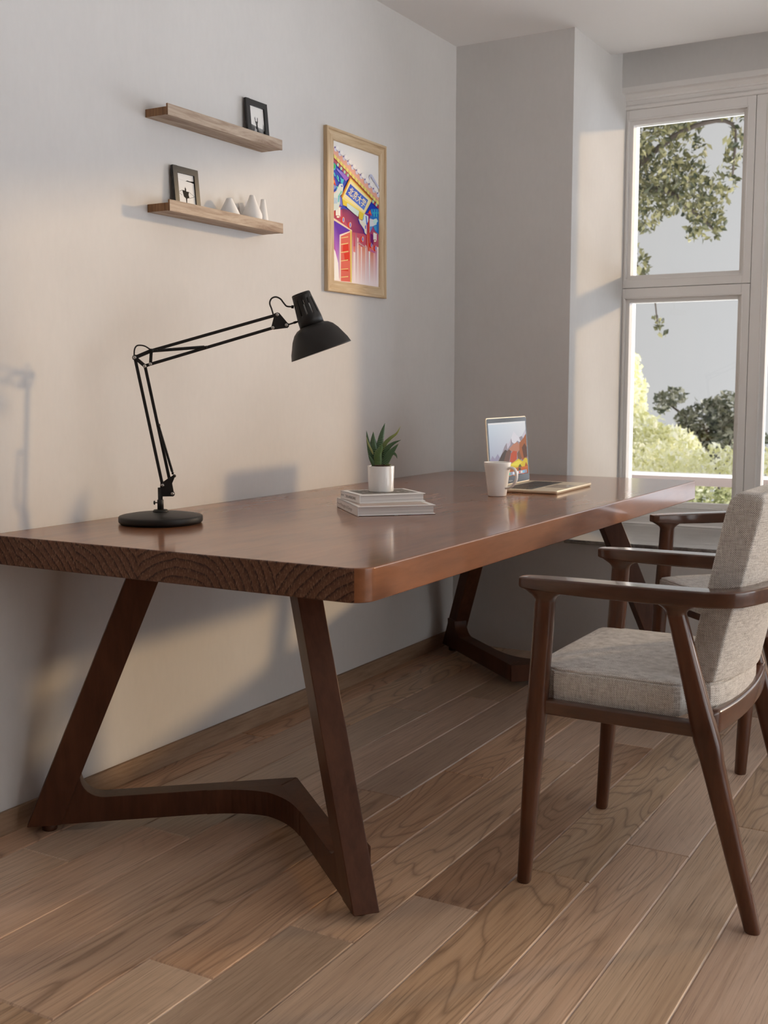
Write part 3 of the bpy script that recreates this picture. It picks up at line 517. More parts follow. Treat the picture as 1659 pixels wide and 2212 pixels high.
([(0.86,0.772),(0.855,0.764),(0.843,0.757),(0.826,0.753),(0.809,0.754),(0.796,0.758),(0.792,0.766),(0.796,0.774),(0.809,0.781),(0.826,0.785),(0.843,0.784),(0.855,0.779)],(250,248,246)),
([(0.78,0.767),(0.779,0.763),(0.774,0.76),(0.768,0.759),(0.762,0.759),(0.758,0.761),(0.756,0.764),(0.758,0.768),(0.762,0.771),(0.768,0.772),(0.774,0.772),(0.779,0.77)],(130,105,180)),
([(0.787,0.752),(0.806,0.748),(0.841,0.742),(0.838,0.74),(0.803,0.746)],(95,50,100)),
([(0.919,0.732),(0.914,0.722),(0.9,0.714),(0.88,0.71),(0.861,0.711),(0.847,0.716),(0.842,0.725),(0.847,0.734),(0.861,0.742),(0.881,0.746),(0.9,0.746),(0.914,0.74)],(222,220,236)),
([(0.964,0.747),(0.958,0.738),(0.943,0.729),(0.923,0.725),(0.903,0.726),(0.888,0.731),(0.883,0.74),(0.888,0.749),(0.903,0.757),(0.923,0.762),(0.944,0.761),(0.958,0.756)],(236,233,240)),
([(0.958,0.747),(0.953,0.739),(0.94,0.732),(0.923,0.728),(0.906,0.729),(0.894,0.733),(0.889,0.741),(0.894,0.749),(0.906,0.756),(0.923,0.76),(0.941,0.759),(0.953,0.755)],(250,248,246)),
([(0.878,0.742),(0.876,0.738),(0.871,0.736),(0.865,0.734),(0.859,0.734),(0.854,0.736),(0.853,0.739),(0.854,0.743),(0.859,0.746),(0.865,0.747),(0.871,0.747),(0.876,0.745)],(130,105,180)),
([(0.884,0.727),(0.904,0.723),(0.939,0.716),(0.936,0.715),(0.9,0.721)],(95,50,100)),
([(1.018,0.706),(1.013,0.697),(0.999,0.689),(0.979,0.684),(0.959,0.685),(0.945,0.691),(0.94,0.699),(0.945,0.709),(0.959,0.717),(0.979,0.721),(0.999,0.72),(1.013,0.715)],(222,220,236)),
([(1.063,0.722),(1.058,0.712),(1.043,0.704),(1.022,0.7),(1.002,0.7),(0.987,0.706),(0.981,0.715),(0.987,0.724),(1.002,0.732),(1.022,0.737),(1.043,0.736),(1.058,0.731)],(236,233,240)),
([(1.057,0.722),(1.052,0.713),(1.04,0.707),(1.022,0.703),(1.005,0.703),(0.992,0.708),(0.988,0.716),(0.992,0.724),(1.005,0.731),(1.022,0.735),(1.04,0.734),(1.052,0.729)],(250,248,246)),
([(0.976,0.717),(0.974,0.713),(0.97,0.71),(0.963,0.709),(0.957,0.709),(0.953,0.711),(0.951,0.714),(0.953,0.718),(0.957,0.721),(0.963,0.722),(0.97,0.722),(0.974,0.72)],(130,105,180)),
([(0.983,0.702),(1.002,0.697),(1.038,0.691),(1.035,0.689),(0.999,0.695)],(95,50,100)),
([(0.763,0.817),(0.794,0.842),(0.832,0.841),(0.995,0.765),(0.995,0.745),(0.855,0.8),(0.809,0.829),(0.778,0.791)],(205,210,235)),
([(0.173,0.609),(0.651,0.537),(0.62,0.484),(0.54,0.485),(0.535,0.525),(0.278,0.553),(0.192,0.556)],(226,202,60)),
([(0.282,0.581),(0.543,0.543),(0.519,0.499),(0.413,0.518),(0.274,0.548)],(204,226,226)),
([(0.35,0.777),(0.84,0.655),(0.815,0.638),(0.348,0.756),(0.183,0.601),(0.151,0.614)],(206,128,12)),
([(0.358,0.765),(0.827,0.646),(0.655,0.529),(0.173,0.602)],(240,226,130)),
([(0.358,0.747),(0.79,0.644),(0.655,0.541),(0.206,0.617)],(244,232,185)),
([(0.35,0.725),(0.743,0.642),(0.647,0.559),(0.246,0.641)],[(15,70,200),(60,110,215),(95,135,225),(25,75,205)]),
]
SIGN=[(0.35, 0.725), (0.743, 0.642), (0.647, 0.559), (0.246, 0.641)]
SCREEN=[([(0,0),(1,0),(1,1),(0,1)],[(150,150,175),(200,200,205),(232,234,238),(205,218,230)]),
([(0,0.97),(1,0.97),(1,1),(0,1)],(236,236,238)),
([(0,0.33),(0.06,0.42),(0.12,0.36),(0.2,0.44),(0.3,0.3),(0.3,0.2),(0,0.2)],(150,145,170)),
([(0.12,0.22),(0.3,0.42),(0.38,0.55),(0.45,0.62),(0.5,0.6),(0.58,0.7),(0.66,0.82),(0.72,0.76),(0.8,0.7),(0.88,0.72),(1,0.85),(1,0.2),(0.12,0.2)],(150,140,150)),
([(0.58,0.7),(0.66,0.82),(0.72,0.76),(0.8,0.7),(0.84,0.6),(0.74,0.64),(0.68,0.58),(0.6,0.62)],(225,222,230)),
([(0.45,0.62),(0.5,0.6),(0.58,0.7),(0.55,0.58),(0.46,0.5)],(200,192,205)),
([(0.88,0.72),(1,0.85),(1,0.76),(0.92,0.66)],(205,200,212)),
([(0.12,0.2),(0.3,0.42),(0.4,0.5),(0.48,0.46),(0.52,0.36),(0.42,0.2)],(62,48,48)),
([(0.3,0.2),(0.42,0.44),(0.5,0.5),(0.56,0.46),(0.5,0.3),(0.45,0.2)],(105,72,65)),
([(0.5,0.5),(0.62,0.58),(0.74,0.62),(0.8,0.56),(0.78,0.46),(0.68,0.4),(0.6,0.44)],(190,125,100)),
([(0.55,0.42),(0.62,0.46),(0.72,0.44),(0.7,0.3),(0.6,0.24),(0.5,0.26)],(196,72,38)),
([(0.8,0.6),(0.9,0.66),(1,0.76),(1,0.3),(0.84,0.26),(0.78,0.42)],(165,88,42)),
([(0.86,0.5),(0.94,0.58),(1,0.5),(1,0.32),(0.9,0.3)],(90,42,20)),
([(0.72,0.4),(0.78,0.46),(0.84,0.3),(0.74,0.25)],(120,80,58)),
([(0.2,0.16),(0.45,0.2),(0.6,0.25),(0.75,0.3),(0.86,0.24),(0.93,0.3),(1,0.28),(1,0.12),(0.2,0.1)],(222,190,40)),
([(0.5,0.2),(0.62,0.24),(0.76,0.27),(0.84,0.22),(0.7,0.17)],(240,220,70)),
([(0.7,0.12),(0.78,0.2),(0.84,0.12)],(80,80,40)),
([(0.9,0.12),(0.95,0.22),(1,0.14),(1,0.1)],(170,80,20)),
([(0,0),(1,0),(1,0.14),(0,0.14)],[(60,40,40),(150,60,20),(215,110,30),(80,70,60)]),
([(0.45,0.0),(0.52,0.0),(0.52,0.13),(0.46,0.13)],(190,110,40)),
([(0.58,0),(0.64,0),(0.64,0.13),(0.59,0.13)],(230,150,50)),
([(0.72,0),(0.8,0),(0.79,0.13),(0.73,0.13)],(70,60,50)),
([(0.84,0),(0.87,0),(0.88,0.13),(0.85,0.13)],(220,80,20)),
([(0.04,0.015),(0.96,0.015),(0.96,0.075),(0.04,0.075)],(165,175,200)),
([(0.06,0.022),(0.10200000000000001,0.022),(0.10200000000000001,0.068),(0.06,0.068)],(80,140,225)),
([(0.1162,0.022),(0.1582,0.022),(0.1582,0.068),(0.1162,0.068)],(150,150,170)),
([(0.1724,0.022),(0.2144,0.022),(0.2144,0.068),(0.1724,0.068)],(150,150,170)),
([(0.2286,0.022),(0.2706,0.022),(0.2706,0.068),(0.2286,0.068)],(80,140,225)),
([(0.2848,0.022),(0.3268,0.022),(0.3268,0.068),(0.2848,0.068)],(120,200,235)),
([(0.341,0.022),(0.383,0.022),(0.383,0.068),(0.341,0.068)],(150,150,170)),
([(0.3972,0.022),(0.4392,0.022),(0.4392,0.068),(0.3972,0.068)],(240,235,225)),
([(0.45339999999999997,0.022),(0.49539999999999995,0.022),(0.49539999999999995,0.068),(0.45339999999999997,0.068)],(60,190,150)),
([(0.5096,0.022),(0.5516000000000001,0.022),(0.5516000000000001,0.068),(0.5096,0.068)],(150,150,170)),
([(0.5658000000000001,0.022),(0.6078000000000001,0.022),(0.6078000000000001,0.068),(0.5658000000000001,0.068)],(235,240,248)),
([(0.6220000000000001,0.022),(0.6640000000000001,0.022),(0.6640000000000001,0.068),(0.6220000000000001,0.068)],(150,150,170)),
([(0.6781999999999999,0.022),(0.7202,0.022),(0.7202,0.068),(0.6781999999999999,0.068)],(235,240,248)),
([(0.7343999999999999,0.022),(0.7764,0.022),(0.7764,0.068),(0.7343999999999999,0.068)],(225,120,90)),
([(0.7906,0.022),(0.8326,0.022),(0.8326,0.068),(0.7906,0.068)],(240,235,225)),
([(0.8468,0.022),(0.8888,0.022),(0.8888,0.068),(0.8468,0.068)],(120,200,235)),
([(0.903,0.022),(0.9450000000000001,0.022),(0.9450000000000001,0.068),(0.903,0.068)],(150,150,170)),
]
# ------------------------------------------------------------------ room shell (metres; left wall is x=0)
XC=.5144; YB=4.353; YR=4.784; YW=4.985; H=2.4973; XR=5.3; YN=-2.6; HB=.0585
def sbox(name,boxes,mat,bevel=0):
    m=MB()
    for a,b in boxes: m.box(a,b)
    return struct(m.build(name,mat,bevel=bevel))
sbox('wall_left',[((-.12,YN,-.02),(0,5.2,2.9))],M['wall'])
sbox('wall_back',[((0,YB,-.02),(XC,5.2,2.9)),((XC,YB,-.02),(XR,5.2,.4712)),((XC,4.9355,2.373),(XR,5.2,2.9)),((4.95,4.9355,.47),(XR,5.2,2.373))],M['wall'])
WY0,WY1,WZ0,WZ1=.9,4.2,.10,2.36
sbox('wall_right',[((XR,YN,-.02),(XR+.12,WY0,2.9)),((XR,WY1,-.02),(XR+.12,5.2,2.9)),((XR,WY0,-.02),(XR+.12,WY1,WZ0)),((XR,WY0,WZ1),(XR+.12,WY1,2.9))],M['wall'])
w2=MB(); w2.box((XR+.02,WY0,WZ0),(XR+.09,WY1,WZ0+.05)); w2.box((XR+.02,WY0,WZ1-.05),(XR+.09,WY1,WZ1))
w2=struct(w2.build('fill_window',M['trim']))  # window added out of view to let in fill daylight
for k in range(5):
    y=WY0+(WY1-WY0-.06)*k/4; mm=MB(); mm.box((XR+.02,y,WZ0+.05),(XR+.09,y+.06,WZ1-.05)); mm.build('mullion',M['trim'],w2)
mm=MB(); mm.box((XR+.05,WY0,WZ0+.05),(XR+.056,WY1,WZ1-.05)); mm.build('pane',M['glass'],w2)
sbox('wall_front',[((-.12,YN-.12,-.02),(XR+.12,YN,2.9))],M['wall'])
sbox('ceiling',[((0,YN,H),(XR,YR,H+.3)),((0,YR,2.76),(XR,5.2,2.9))],M['ceiling'])
sbox('baseboard_left',[((0,YN,0),(.011,YB,HB))],M['oaktrim'],bevel=.0015)
# floor boards: .1559 wide, 1.25 long, stepped by .25 from row to row
random.seed(11)
m=MB(); W=.1559; X0=.1065; D=.0034
for s in range(-1,34):
    x0=max(X0+s*W,0); x1=min(X0+(s+1)*W,XR)
    if x1<=x0: continue
    yb=1.333+.25*(s-3)
    n0=math.floor((YN-yb)/1.25)
    for k in range(n0,n0+9):
        y0=max(yb+k*1.25,YN); y1=min(yb+(k+1)*1.25,YB)
        if y1<=y0: continue
        col=(random.random(),random.random(),random.random())
        a=[(x0,y0),(x1,y0),(x1,y1),(x0,y1)]; b=[(x0+D,y0+D),(x1-D,y0+D),(x1-D,y1-D),(x0+D,y1-D)]
        m.add([(*p,-.0030) for p in a]+[(*p,0) for p in b],[(4,5,6,7),(0,1,5,4),(1,2,6,5),(2,3,7,6),(3,0,4,7)],col=col)
m.box((0,YN,-.03),(XR,YB,-.0031),col=(.5,.2,.5))
struct(m.build('floor',M['oak']))
# stone seat of the bay
m=MB(); prof=[(4.325,.4730),(4.325,.4835),(4.3285,.4868),(4.99,.4868),(4.99,.4712),(4.3285,.4712)]
m.prism(prof,(XR-XC-.004,0,0),origin=(XC+.002,0,0),ux=(0,1,0),uy=(0,0,1))
o=m.build('window_sill',M['stone'],bevel=.002); o['kind']='structure'; o.name='trim_1'
# window: mouldings, sashes
wb=MB()
X1=4.95
wb.prism([(4.935,2.3725),(4.972,2.3725),(4.9915,2.3600),(4.9915,2.3505),(5.05,2.3505),(5.05,2.40),(4.9356,2.40)],(X1-XC,0,0),origin=(XC,0,0),ux=(0,1,0),uy=(0,0,1))
wb.box((XC,5.001,2.3126),(X1,5.2,2.3505))
wb.tube([(XC,5.0,2.3225),(X1,5.0,2.3225)],.0105,12)
wb.box((XC,4.99,.4868),(X1,5.2,.522)); wb.tube([(XC,4.992,.489),(X1,4.992,.489)],.006,10)
win=struct(wb.build('window_1',M['trim'],merge=False))
def sash(x0,x1,z0,z1,win,fl=.0,name='sash',bw=None):
    m=MB(); g=.0012
    x0+=g; x1-=g; z0+=g; z1-=g
    fw_=.036
    fx0,fx1,fz0,fz1=x0+bw[0],x1-bw[1],z0+bw[2],z1-bw[3]
    def ring(xa,xb,za,zb,xc_,xd,zc,zd,y0,y1):
        # rectangular ring between outer (xa..) and inner (xc..) rectangles
        m.box((xa,y0,za),(xc_,y1,zb)); m.box((xd,y0,za),(xb,y1,zb)); m.box((xc_,y0,za),(xd,y1,zc)); m.box((xc_,y0,zd),(xd,y1,zb))
    ring(x0,x1,z0,z1,fx0,fx1,fz0,fz1,5.0,5.095)
    b=.0035
    ring(fx0-b*2,fx1+b*2,fz0-b*2,fz1+b*2,fx0-b,fx1+b,fz0-b,fz1+b,4.9985,5.001)
    lp=.016
    ring(fx0,fx1,fz0,fz1,fx0+lp,fx1-lp,fz0+lp,fz1-lp,5.018,5.075)
    o=m.build(name,M['trim'],win,bevel=.0012,seg=2)
    gm=MB(); gm.box((fx0+lp-.004,5.055,fz0+lp-.004),(fx1-lp+.004,5.061,fz1-lp+.004)); gm.build('pane',M['glass'],o)
    return o
xm=1.0737; zt=1.5405; zb=.522; zT=2.3125
sash(XC,xm,zt,zT,win,bw=(.0125,.036,.0405,.0445)); sash(XC,xm,zb,zt,win,bw=(.0125,.036,.050,.046))
for (a,b) in ((xm,2.56),(2.56,4.95)): sash(a,b,zb,zT,win,bw=(.050,.036,.050,.0445))
# ------------------------------------------------------------------ writing table
TX0,TX1,TY0,TY1,TT,TH=.003,1.0533,1.8547,4.3021,.75,.0696
tb=thing('writing_table','long thick-topped dark wooden table against the left wall','table',(.53,3.08,0))
off=V((-.53,-3.08,0))
def loc(p): return V(p)+off
r=.046; out=[]
for (cx,cy,a0,rr) in ((TX1-r,TY0+r,-PI/2,r),(TX1-.02,TY1-.02,0,.02),(TX0+.012,TY1-.012,PI/2,.012),(TX0+.012,TY0+.012,PI,.012)):
    for k in range(11):
        a=a0+PI/2*k/10; out.append((cx+rr*math.cos(a),cy+rr*math.sin(a)))
n=len(out); m=MB()
def inset(d,poly):
    res=[]
    for i,(x,y) in enumerate(poly):
        x=min(max(x,TX0+d),TX1-d) if False else x; res.append((x,y))
    return res
rb=.0035
rings=[]
def shrink(d):
    o2=[]
    for i in range(n):
        p0=V((*out[i-1],0)); p1=V((*out[i],0)); p2=V((*out[(i+1)%n],0)); t=(p2-p0).normalized(); nn=V((t.y,-t.x,0)); o2.append((p1-nn*d))
    return o2
for d,z in ((rb,TT-TH),(rb*.3,TT-TH+rb*.3),(0,TT-TH+rb),(0,TT-rb),(rb*.3,TT-rb*.3),(rb,TT)):
    rings.append([V((p.x,p.y,z))+off for p in shrink(d)])
for j in range(len(rings)-1):
    for i in range(n):
        i2=(i+1)%n
        ym=(out[i][1]+out[i2][1])/2; xm_=(out[i][0]+out[i2][0])/2
        endf = (out[i][1]<TY0+.008 and xm_<TX1-.026 and xm_>TX0+.01) or out[i][1]>TY1-.002 and out[i2][1]>TY1-.002
        m.add([rings[j][i],rings[j][i2],rings[j+1][i2],rings[j+1][i]],[(0,1,2,3)],1 if endf else 0,smooth=True)
m.add(rings[0],[tuple(range(n))[::-1]],0); m.add(rings[-1],[tuple(range(n))],0)
o=m.build('tabletop',[M['top'],M['end']],tb,merge=True)
for p in o.data.polygons: p.use_smooth = len(p.vertices)==4
w=o.modifiers.new('wn','WEIGHTED_NORMAL'); w.weight=90; w.keep_sharp=False
ZT=TT-TH
def trestle(ymir):
    """leaning legs joined by a V of two stretchers; mirrored about the table's middle for the far end"""
    XM=.5295; YM=(TY0+TY1)/2
    def T(x,y,z):
        return V((x,2*YM-y if ymir else y,z))+off
    for side in (-1,1):
        a=V((.753,.658)); nrm=V((-.658,.753))     # along stretcher, inward normal
        foot=V((.0557,1.8948)); lean=V((.359,.213))
        def P(s,t,z):
            p=foot+a*s+nrm*t+lean*(z-.0185)
            x=p.x if side<0 else 2*XM-p.x
            return T(x,p.y,z)
        m=MB(); w_,t_=.081,.057
        q=[[P(0,0,z),P(w_,0,z),P(w_,t_,z),P(0,t_,z)] for z in (.0185,ZT+.0005)]
        fs=[(0,3,2,1),(4,5,6,7),(0,1,5,4),(1,2,6,5),(2,3,7,6),(3,0,4,7)]
        if (side>0)!=ymir: fs=[tuple(reversed(f)) for f in fs]
        m.add(q[0]+q[1],fs)
        leg=m.build('leg',M['leg'],tb,bevel=.0022,seg=2)
        pm=MB(); c=P(.052,t_/2,.0185); pm.lathe([(0,0),(.017,0),(.019,.002),(.019,.019),(0,.019)],20,center=(c.x,c.y,0)); pm.build('foot_pad',M['leg'],leg)
        # stretcher with a curved foot piece at the leg
        m=MB(); zt=.083
        def S(s,t,z):
            p=V((.12,1.951))+a*s+nrm*t
            x=p.x if side<0 else 2*XM-p.x
            return T(x,p.y,z)
        # plan: straight run, outer rounding at the apex
        L=(XM-.12)/a.x
        gus=[(0.0,.14)]+[( .06-.06*math.cos(k/8*PI/2)*1.0, .083+(.057)*(1-math.sin(k/8*PI/2))) for k in range(1,9)]
        prof=[(-.03,.02),(L+.0,.02),(L+.0,zt)]+[(g[0]+.045+.0,g[1]) for g in reversed(gus)]+[(-.03,.14)]
        rng=[[S(s_,t0,z_) for s_,z_ in prof] for t0 in (.0012,t_-.0012)]
        # extend the inner side to the mirror plane
        nn=len(prof)
        rng[1]=[S(s_ + (( .057-.0024)*nrm.x*-1/a.x if s_>L-.01 else 0),t_-.0012,z_) for s_,z_ in prof]
        fs=[tuple(range(nn)),tuple(range(2*nn-1,nn-1,-1))]+[(i,nn+i,nn+(i+1)%nn,(i+1)%nn) for i in range(nn)]
        m.add(rng[0]+rng[1],fs)
        st=m.build('stretcher',M['leg'],tb,merge=True,bevel=.0018)
        # rounded outer fillet where the two stretchers meet
        m=MB(); pts=[]
        x_a=V((.12,1.951))+a*(.355)
        apex=V((XM,1.951+a.y*L)); end=V((XM,2.2515))
        pl=[tuple(x_a)]
        c0=V((.455,2.2435)); 
        for k in range(9):
            u=k/8; p=(1-u)**2*x_a+2*(1-u)*u*c0+u*u*end; pl.append(tuple(p))
        pl=[tuple(x_a+V((.004,.012)))]+pl[1:]+[tuple(apex+V((0,.004)))]
        poly=[(p[0] if side<0 else 2*XM-p[0],p[1]) for p in pl]
        poly=[(T(x,y,0).x,T(x,y,0).y) for x,y in poly]
        m.prism(poly,(0,0,zt-.0205),origin=(0,0,.0202)); m.build('corner_block',M['leg'],st,merge=True)
trestle(False); trestle(True)
# ------------------------------------------------------------------ armchairs (local: x to the rear, y across, origin between front feet)
def make_chair(label,loc,rot,grp):
    t=thing('armchair',label,'chair',loc,rot,grp)
    def sect(cx,cy,z,rx,ry,tilt=0,p=2.6,n=20):
        ring=[]
        for k in range(n):
            a=2*PI*k/n; c,s_=math.cos(a),math.sin(a)
            ring.append(V((cx+rx*math.copysign(abs(c)**(2/p),c),cy+ry*math.copysign(abs(s_)**(2/p),s_),z)))
        return ring
    for sy in (-1,1):
        m=MB(); S=[]
        for z,cx,cy,rx,ry in ((0,0,.26,.0135,.0140),(.004,0,.26,.0150,.0155),(.12,.007,.2592,.0172,.0175),(.30,.018,.2578,.0205,.0203),(.375,.0225,.257,.0215,.0213),(.395,.0235,.257,.0235,.0225),(.43,.0255,.2565,.0222,.0218),(.55,.033,.2556,.0220,.0215),(.642,.038,.255,.0216,.0213)):
            S.append(sect(cx,sy*cy,z,rx,ry))
        m.loft(S); m.build('leg',M['chair'],t)
        m=MB(); S=[]
        for z,rx,ry in ((0,.0145,.0150),(.004,.0165,.0165),(.15,.0200,.0190),(.30,.0228,.0212),(.345,.0240,.0220),(.38,.0280,.0235),(.42,.0265,.0235),(.46,.0238,.0222),(.55,.0212,.0208),(.642,.0195,.0200)):
            cx=.4965-.2675*z-.0; cy=.249+.0094*z
            S.append(sect(cx,sy*cy,z,rx,ry))
        m.loft(S); m.build('leg',M['chair'],t)
        # side rail
        m=MB(); rr=rrect(.026,.032,.005,3)
        rings=[[V((x,sy*(y+p[0]),z+p[1])) for p in rr] for x,y,z in ((.03,.252,.4075),(.18,.251,.4065),(.37,.249,.4055))]
        if sy<0: rings=[list(reversed(q)) for q in rings]
        m.loft(rings); m.build('rail',M['chairx'],t,wn=80)
    # front and rear rail
    m=MB(); rr=rrect(.024,.034,.006,4); m.loft([[V((.026+p[0],y,.4065+p[1])) for p in rr] for y in (-.25,.25)]); m.build('rail',M['chairy'],t,merge=True)
    m=MB(); rings=[]
    for k in range(13):
        y=-.25+.5*k/12; e=abs(y)/.25
        hh=.048+.006*e**4; rr=rrect(.024,hh,.007,4); rings.append([V((.393+.022*(1-e*e)+p[0],y,.4165+p[1])) for p in rr])
    m.loft(rings); m.build('rail',M['chairy'],t,merge=True)
    # bentwood arm rail
    half=[(-.0185,.255,.6905,.0275),(-.012,.255,.6915,.0345),(0,.255,.692,.040),(.05,.255,.693,.051),(.15,.255,.6935,.053),(.25,.255,.694,.054),(.33,.255,.6945,.054),(.385,.2535,.695,.053),(.414,.245,.6955,.051),(.4345,.228,.696,.049),(.452,.195,.697,.046),(.470,.15,.698,.043),(.487,.10,.699,.040),(.498,.05,.6995,.038),(.502,0,.70,.037)]
    path=[(x,-y,z,w) for x,y,z,w in half]+[(x,y,z,w) for x,y,z,w in reversed(half[:-1])]
    m=MB(); rings=[]
    for i,(x,y,z,w) in enumerate(path):
        a=path[max(i-1,0)]; b=path[min(i+1,len(path)-1)]
        tn=V((b[0]-a[0],b[1]-a[1],0)).normalized(); nn=V((tn.y,-tn.x,0))
        dist=min(i,len(path)-1-i); th=(.022,.025,.027,.0305,.033,.0335)[min(dist,5)]
        rr=rrect(w,th,min(.0045,th*.2),3)
        rings.append([V((x,y,z-th/2))+nn*p[0]+V((0,0,p[1])) for p in rr])
    m.loft(rings)
    for (px,pz,ext,rx) in ((.038,.642,(.030,.032),.0220),(.324,.642,(.036,.036),.0205)):
        for sy in (-1,1):
            S=[]
            for u,z in ((0,.6400),(.06,.6445),(.2,.649),(.45,.6545),(.75,.6605),(1,.6665)):
                g=u**1.6; n=24; ring=[]
                for k in range(n):
                    a=2*PI*k/n; c,s_=math.cos(a),math.sin(a); e=ext[0] if c<0 else ext[1]
                    ring.append(V((px+(rx+(e)*g)*c, sy*.255+(.0222+.0035*u)*math.copysign(abs(s_)**.85,s_), z)))
                S.append(ring)
            m.loft(S)
    m.build('armrest',M['chairx'],t,wn=80)
    # seat cushion: outline in plan, domed section
    import itertools
    side=[(-.004,.205),(.0,.226),(.02,.2305),(.048,.2315),(.056,.240),(.10,.2425),(.22,.2425),(.318,.2415),(.330,.232),(.338,.203),(.36,.198),(.383,.194),(.398,.17),(.408,.12),(.414,.06)]
    plan=[(x,-y) for x,y in side]+[(.4155,0)]+[(x,y) for x,y in reversed(side)]+[(-.006,.1),(-.007,0),(-.006,-.1)]
    cx=sum(p[0] for p in plan)/len(plan); ctr=V((.19,0,0)); m=MB(); rings=[]
    for d,z in ((.005,.4195),(.001,.4205),(.0,.425),(-.0015,.456),(0,.4815),(.0012,.4835),(.0055,.4848),(.0042,.4872),(.0052,.4895),(.0085,.4912),(.014,.4925),(.035,.4955),(.08,.4985),(.14,.500)):
        ring=[]
        for x,y in plan:
            v=V((x,y,0))-ctr; L=v.length; v=v*(1-d/L) if d>-.01 else v; ring.append(V((v.x+ctr.x,v.y,z)))
        rings.append(ring)
    m.loft(rings); o=m.build('seat',M['fabric'],t,merge=True,sharp=28)
    # back cushion: bowed slab leaning back
    m=MB(); N=17; rows=[]
    prof=[(.491,0.0),(.4945,-.004),(.56,0),(.70,.002),(.83,0),(.868,.002),(.884,.008),(.892,.02)]
    zs=[(.4915,.327,.389,.0),(.55,.339,.401,.0),(.62,.3515,.4155,.0),(.69,.3665,.436,0),(.76,.381,.4515,0),(.82,.393,.465,0),(.855,.4005,.473,0),(.875,.408,.4765,.001),(.886,.419,.474,.003),(.890,.430,.466,.006)]
    rings=[]
    for z,xf,xr,sh in zs:
        ring=[]; Wd=.195-sh
        ys=[-Wd+2*Wd*k/(N-1) for k in range(N)]
        bow=lambda y: .043*(1-(y/Wd)**2)
        crown=lambda y: .012*(1-(y/Wd)**2)*max(0,(z-.6)/.3)
        front=[(xf+.9*bow(y)*.85,y,z+crown(y)) for y in ys]; rear=[(xr+bow(y),y,z+crown(y)) for y in ys]
        e=.006
        front[0]=(front[0][0]+e*.3,front[0][1]+.0015,front[0][2]); front[-1]=(front[-1][0]+e*.3,front[-1][1]-.0015,front[-1][2])
        ring=[V(p) for p in front]+[V((xf+.018,Wd+.002,z)),V((xr-.018,Wd+.002,z))]+[V(p) for p in reversed(rear)]+[V((xr-.018,-Wd-.002,z)),V((xf+.018,-Wd-.002,z))]
        rings.append(ring)
    m.loft([list(reversed(q)) for q in rings]); o=m.build('backrest',M['fabric'],t,merge=True,bevel=.004,seg=3,angle=35)
    return t
ch=make_chair('brown wooden armchair with grey woven cushions, nearest, drawn up square to the table',(1.224,2.525,0),0,'armchairs at the table')
dup(ch,(1.2938,3.4187,0),.7946,'brown wooden armchair turned at an angle behind the front chair, by the window seat','armchairs at the table')
# ------------------------------------------------------------------ desk lamp; built in its own vertical plane: s along the arm, z up, t across
lb=thing('desk_lamp','matt black spring-arm desk lamp standing on the table near its left corner','desk lamp',(.205,2.242,.75),math.atan2(.6,.8))
Z0=.75
def L3(s,z,t=0): return V((s,t,z-Z0))
m=MB()
m.lathe([(0,.0),(.100,.0),(.103,.001),(.103,.0035),(.1068,.0045),(.1080,.007),(.1080,.0165),(.1065,.0195),(.102,.0212),(.08,.0250),(.05,.0282),(.02,.0298),(0,.030)],72)
base=m.build('base',M['lamp'],lb)
m=MB(); m.lathe([(0,.028),(.0185,.028),(.0200,.030),(.0200,.0325),(.0170,.0355),(.0085,.036),(0,.036)],32); m.build('collar',M['lamp'],base)
m=MB(); m.lathe([(0,.034),(.0082,.034),(.0082,.0605),(.0076,.0612),(.0062,.0612),(.0062,.0925),(0,.0925)],28); post=m.build('post',M['lamp'],lb)
m=MB(); m.tube([L3(-.006,.8034),L3(-.0135,.8034)],.0014,8); m.lathe([(0,-.0025),(.004,-.002),(.0062,0),(.004,.002),(0,.0025)],16,center=L3(-.0155,.8034),axis=(1,0,0)); m.build('thumb_screw',M['lamp'],post)
def plate(name,pts,th,t0=0,par=lb,mat=M['lamp'],bevel=.0006):
    m=MB(); m.prism([(s,z-Z0) for s,z in pts],(0,th,0),origin=(0,t0-th/2,0),ux=(1,0,0),uy=(0,0,1)); return m.build(name,mat,par,bevel=bevel,merge=True)
plate('bracket',[(.0012,.8545),(0,.8413),(0,.818),(.0062,.8195),(.0330,.8196),(.0366,.8225),(.0370,.8275),(.0343,.8322),(.0309,.853),(.0369,.8665),(.0345,.8705),(.0372,.8735),(.0352,.8752),(.0315,.8728),(.0197,.8658),(.0101,.8588)],.010)
def bolt(s,z,t,r=.0042,par=lb):
    m=MB()
    for sg in (-1,1):
        m.lathe([(0,sg*.0022),(r*.55,sg*.0021),(r*.9,sg*.0014),(r,sg*.0005),(r,-sg*.001)],18,center=L3(s,z,sg*t),axis=(0,1,0))
    m.box((s-r*.75,-t-.0026,z-Z0-.0004),(s+r*.75,-t-.0019,z-Z0+.0004)); m.box((s-.0004,-t-.0026,z-Z0-r*.75),(s+.0004,-t-.0019,z-Z0+r*.75))
    return m.build('bolt',M['steel'],par)
def bar(name,p,q,w=.0078,th=.006,t=0):
    m=MB(); a=V((p[0],0,p[1]-Z0)); b=V((q[0],0,q[1]-Z0)); d=(b-a).normalized(); n=V((-d.z,0,d.x))
    m.prism([(0,-w/2),((b-a).length,-w/2),((b-a).length,w/2),(0,w/2)],(0,th,0),origin=a+V((0,t-th/2,0)),ux=d,uy=n)
    return m.build(name,M['lamp'],lb,bevel=.0008,merge=True)
E1=(-.056,1.1761);E2=(-.0316,1.1544);E3=(-.0172,1.1596);KK=(-.0144,1.1939);H1=(.3065,1.2867);H2=(.2949,1.2532);H3=(.3297,1.2602);B1=(.0065,.8488);B2=(.0314,.8266)
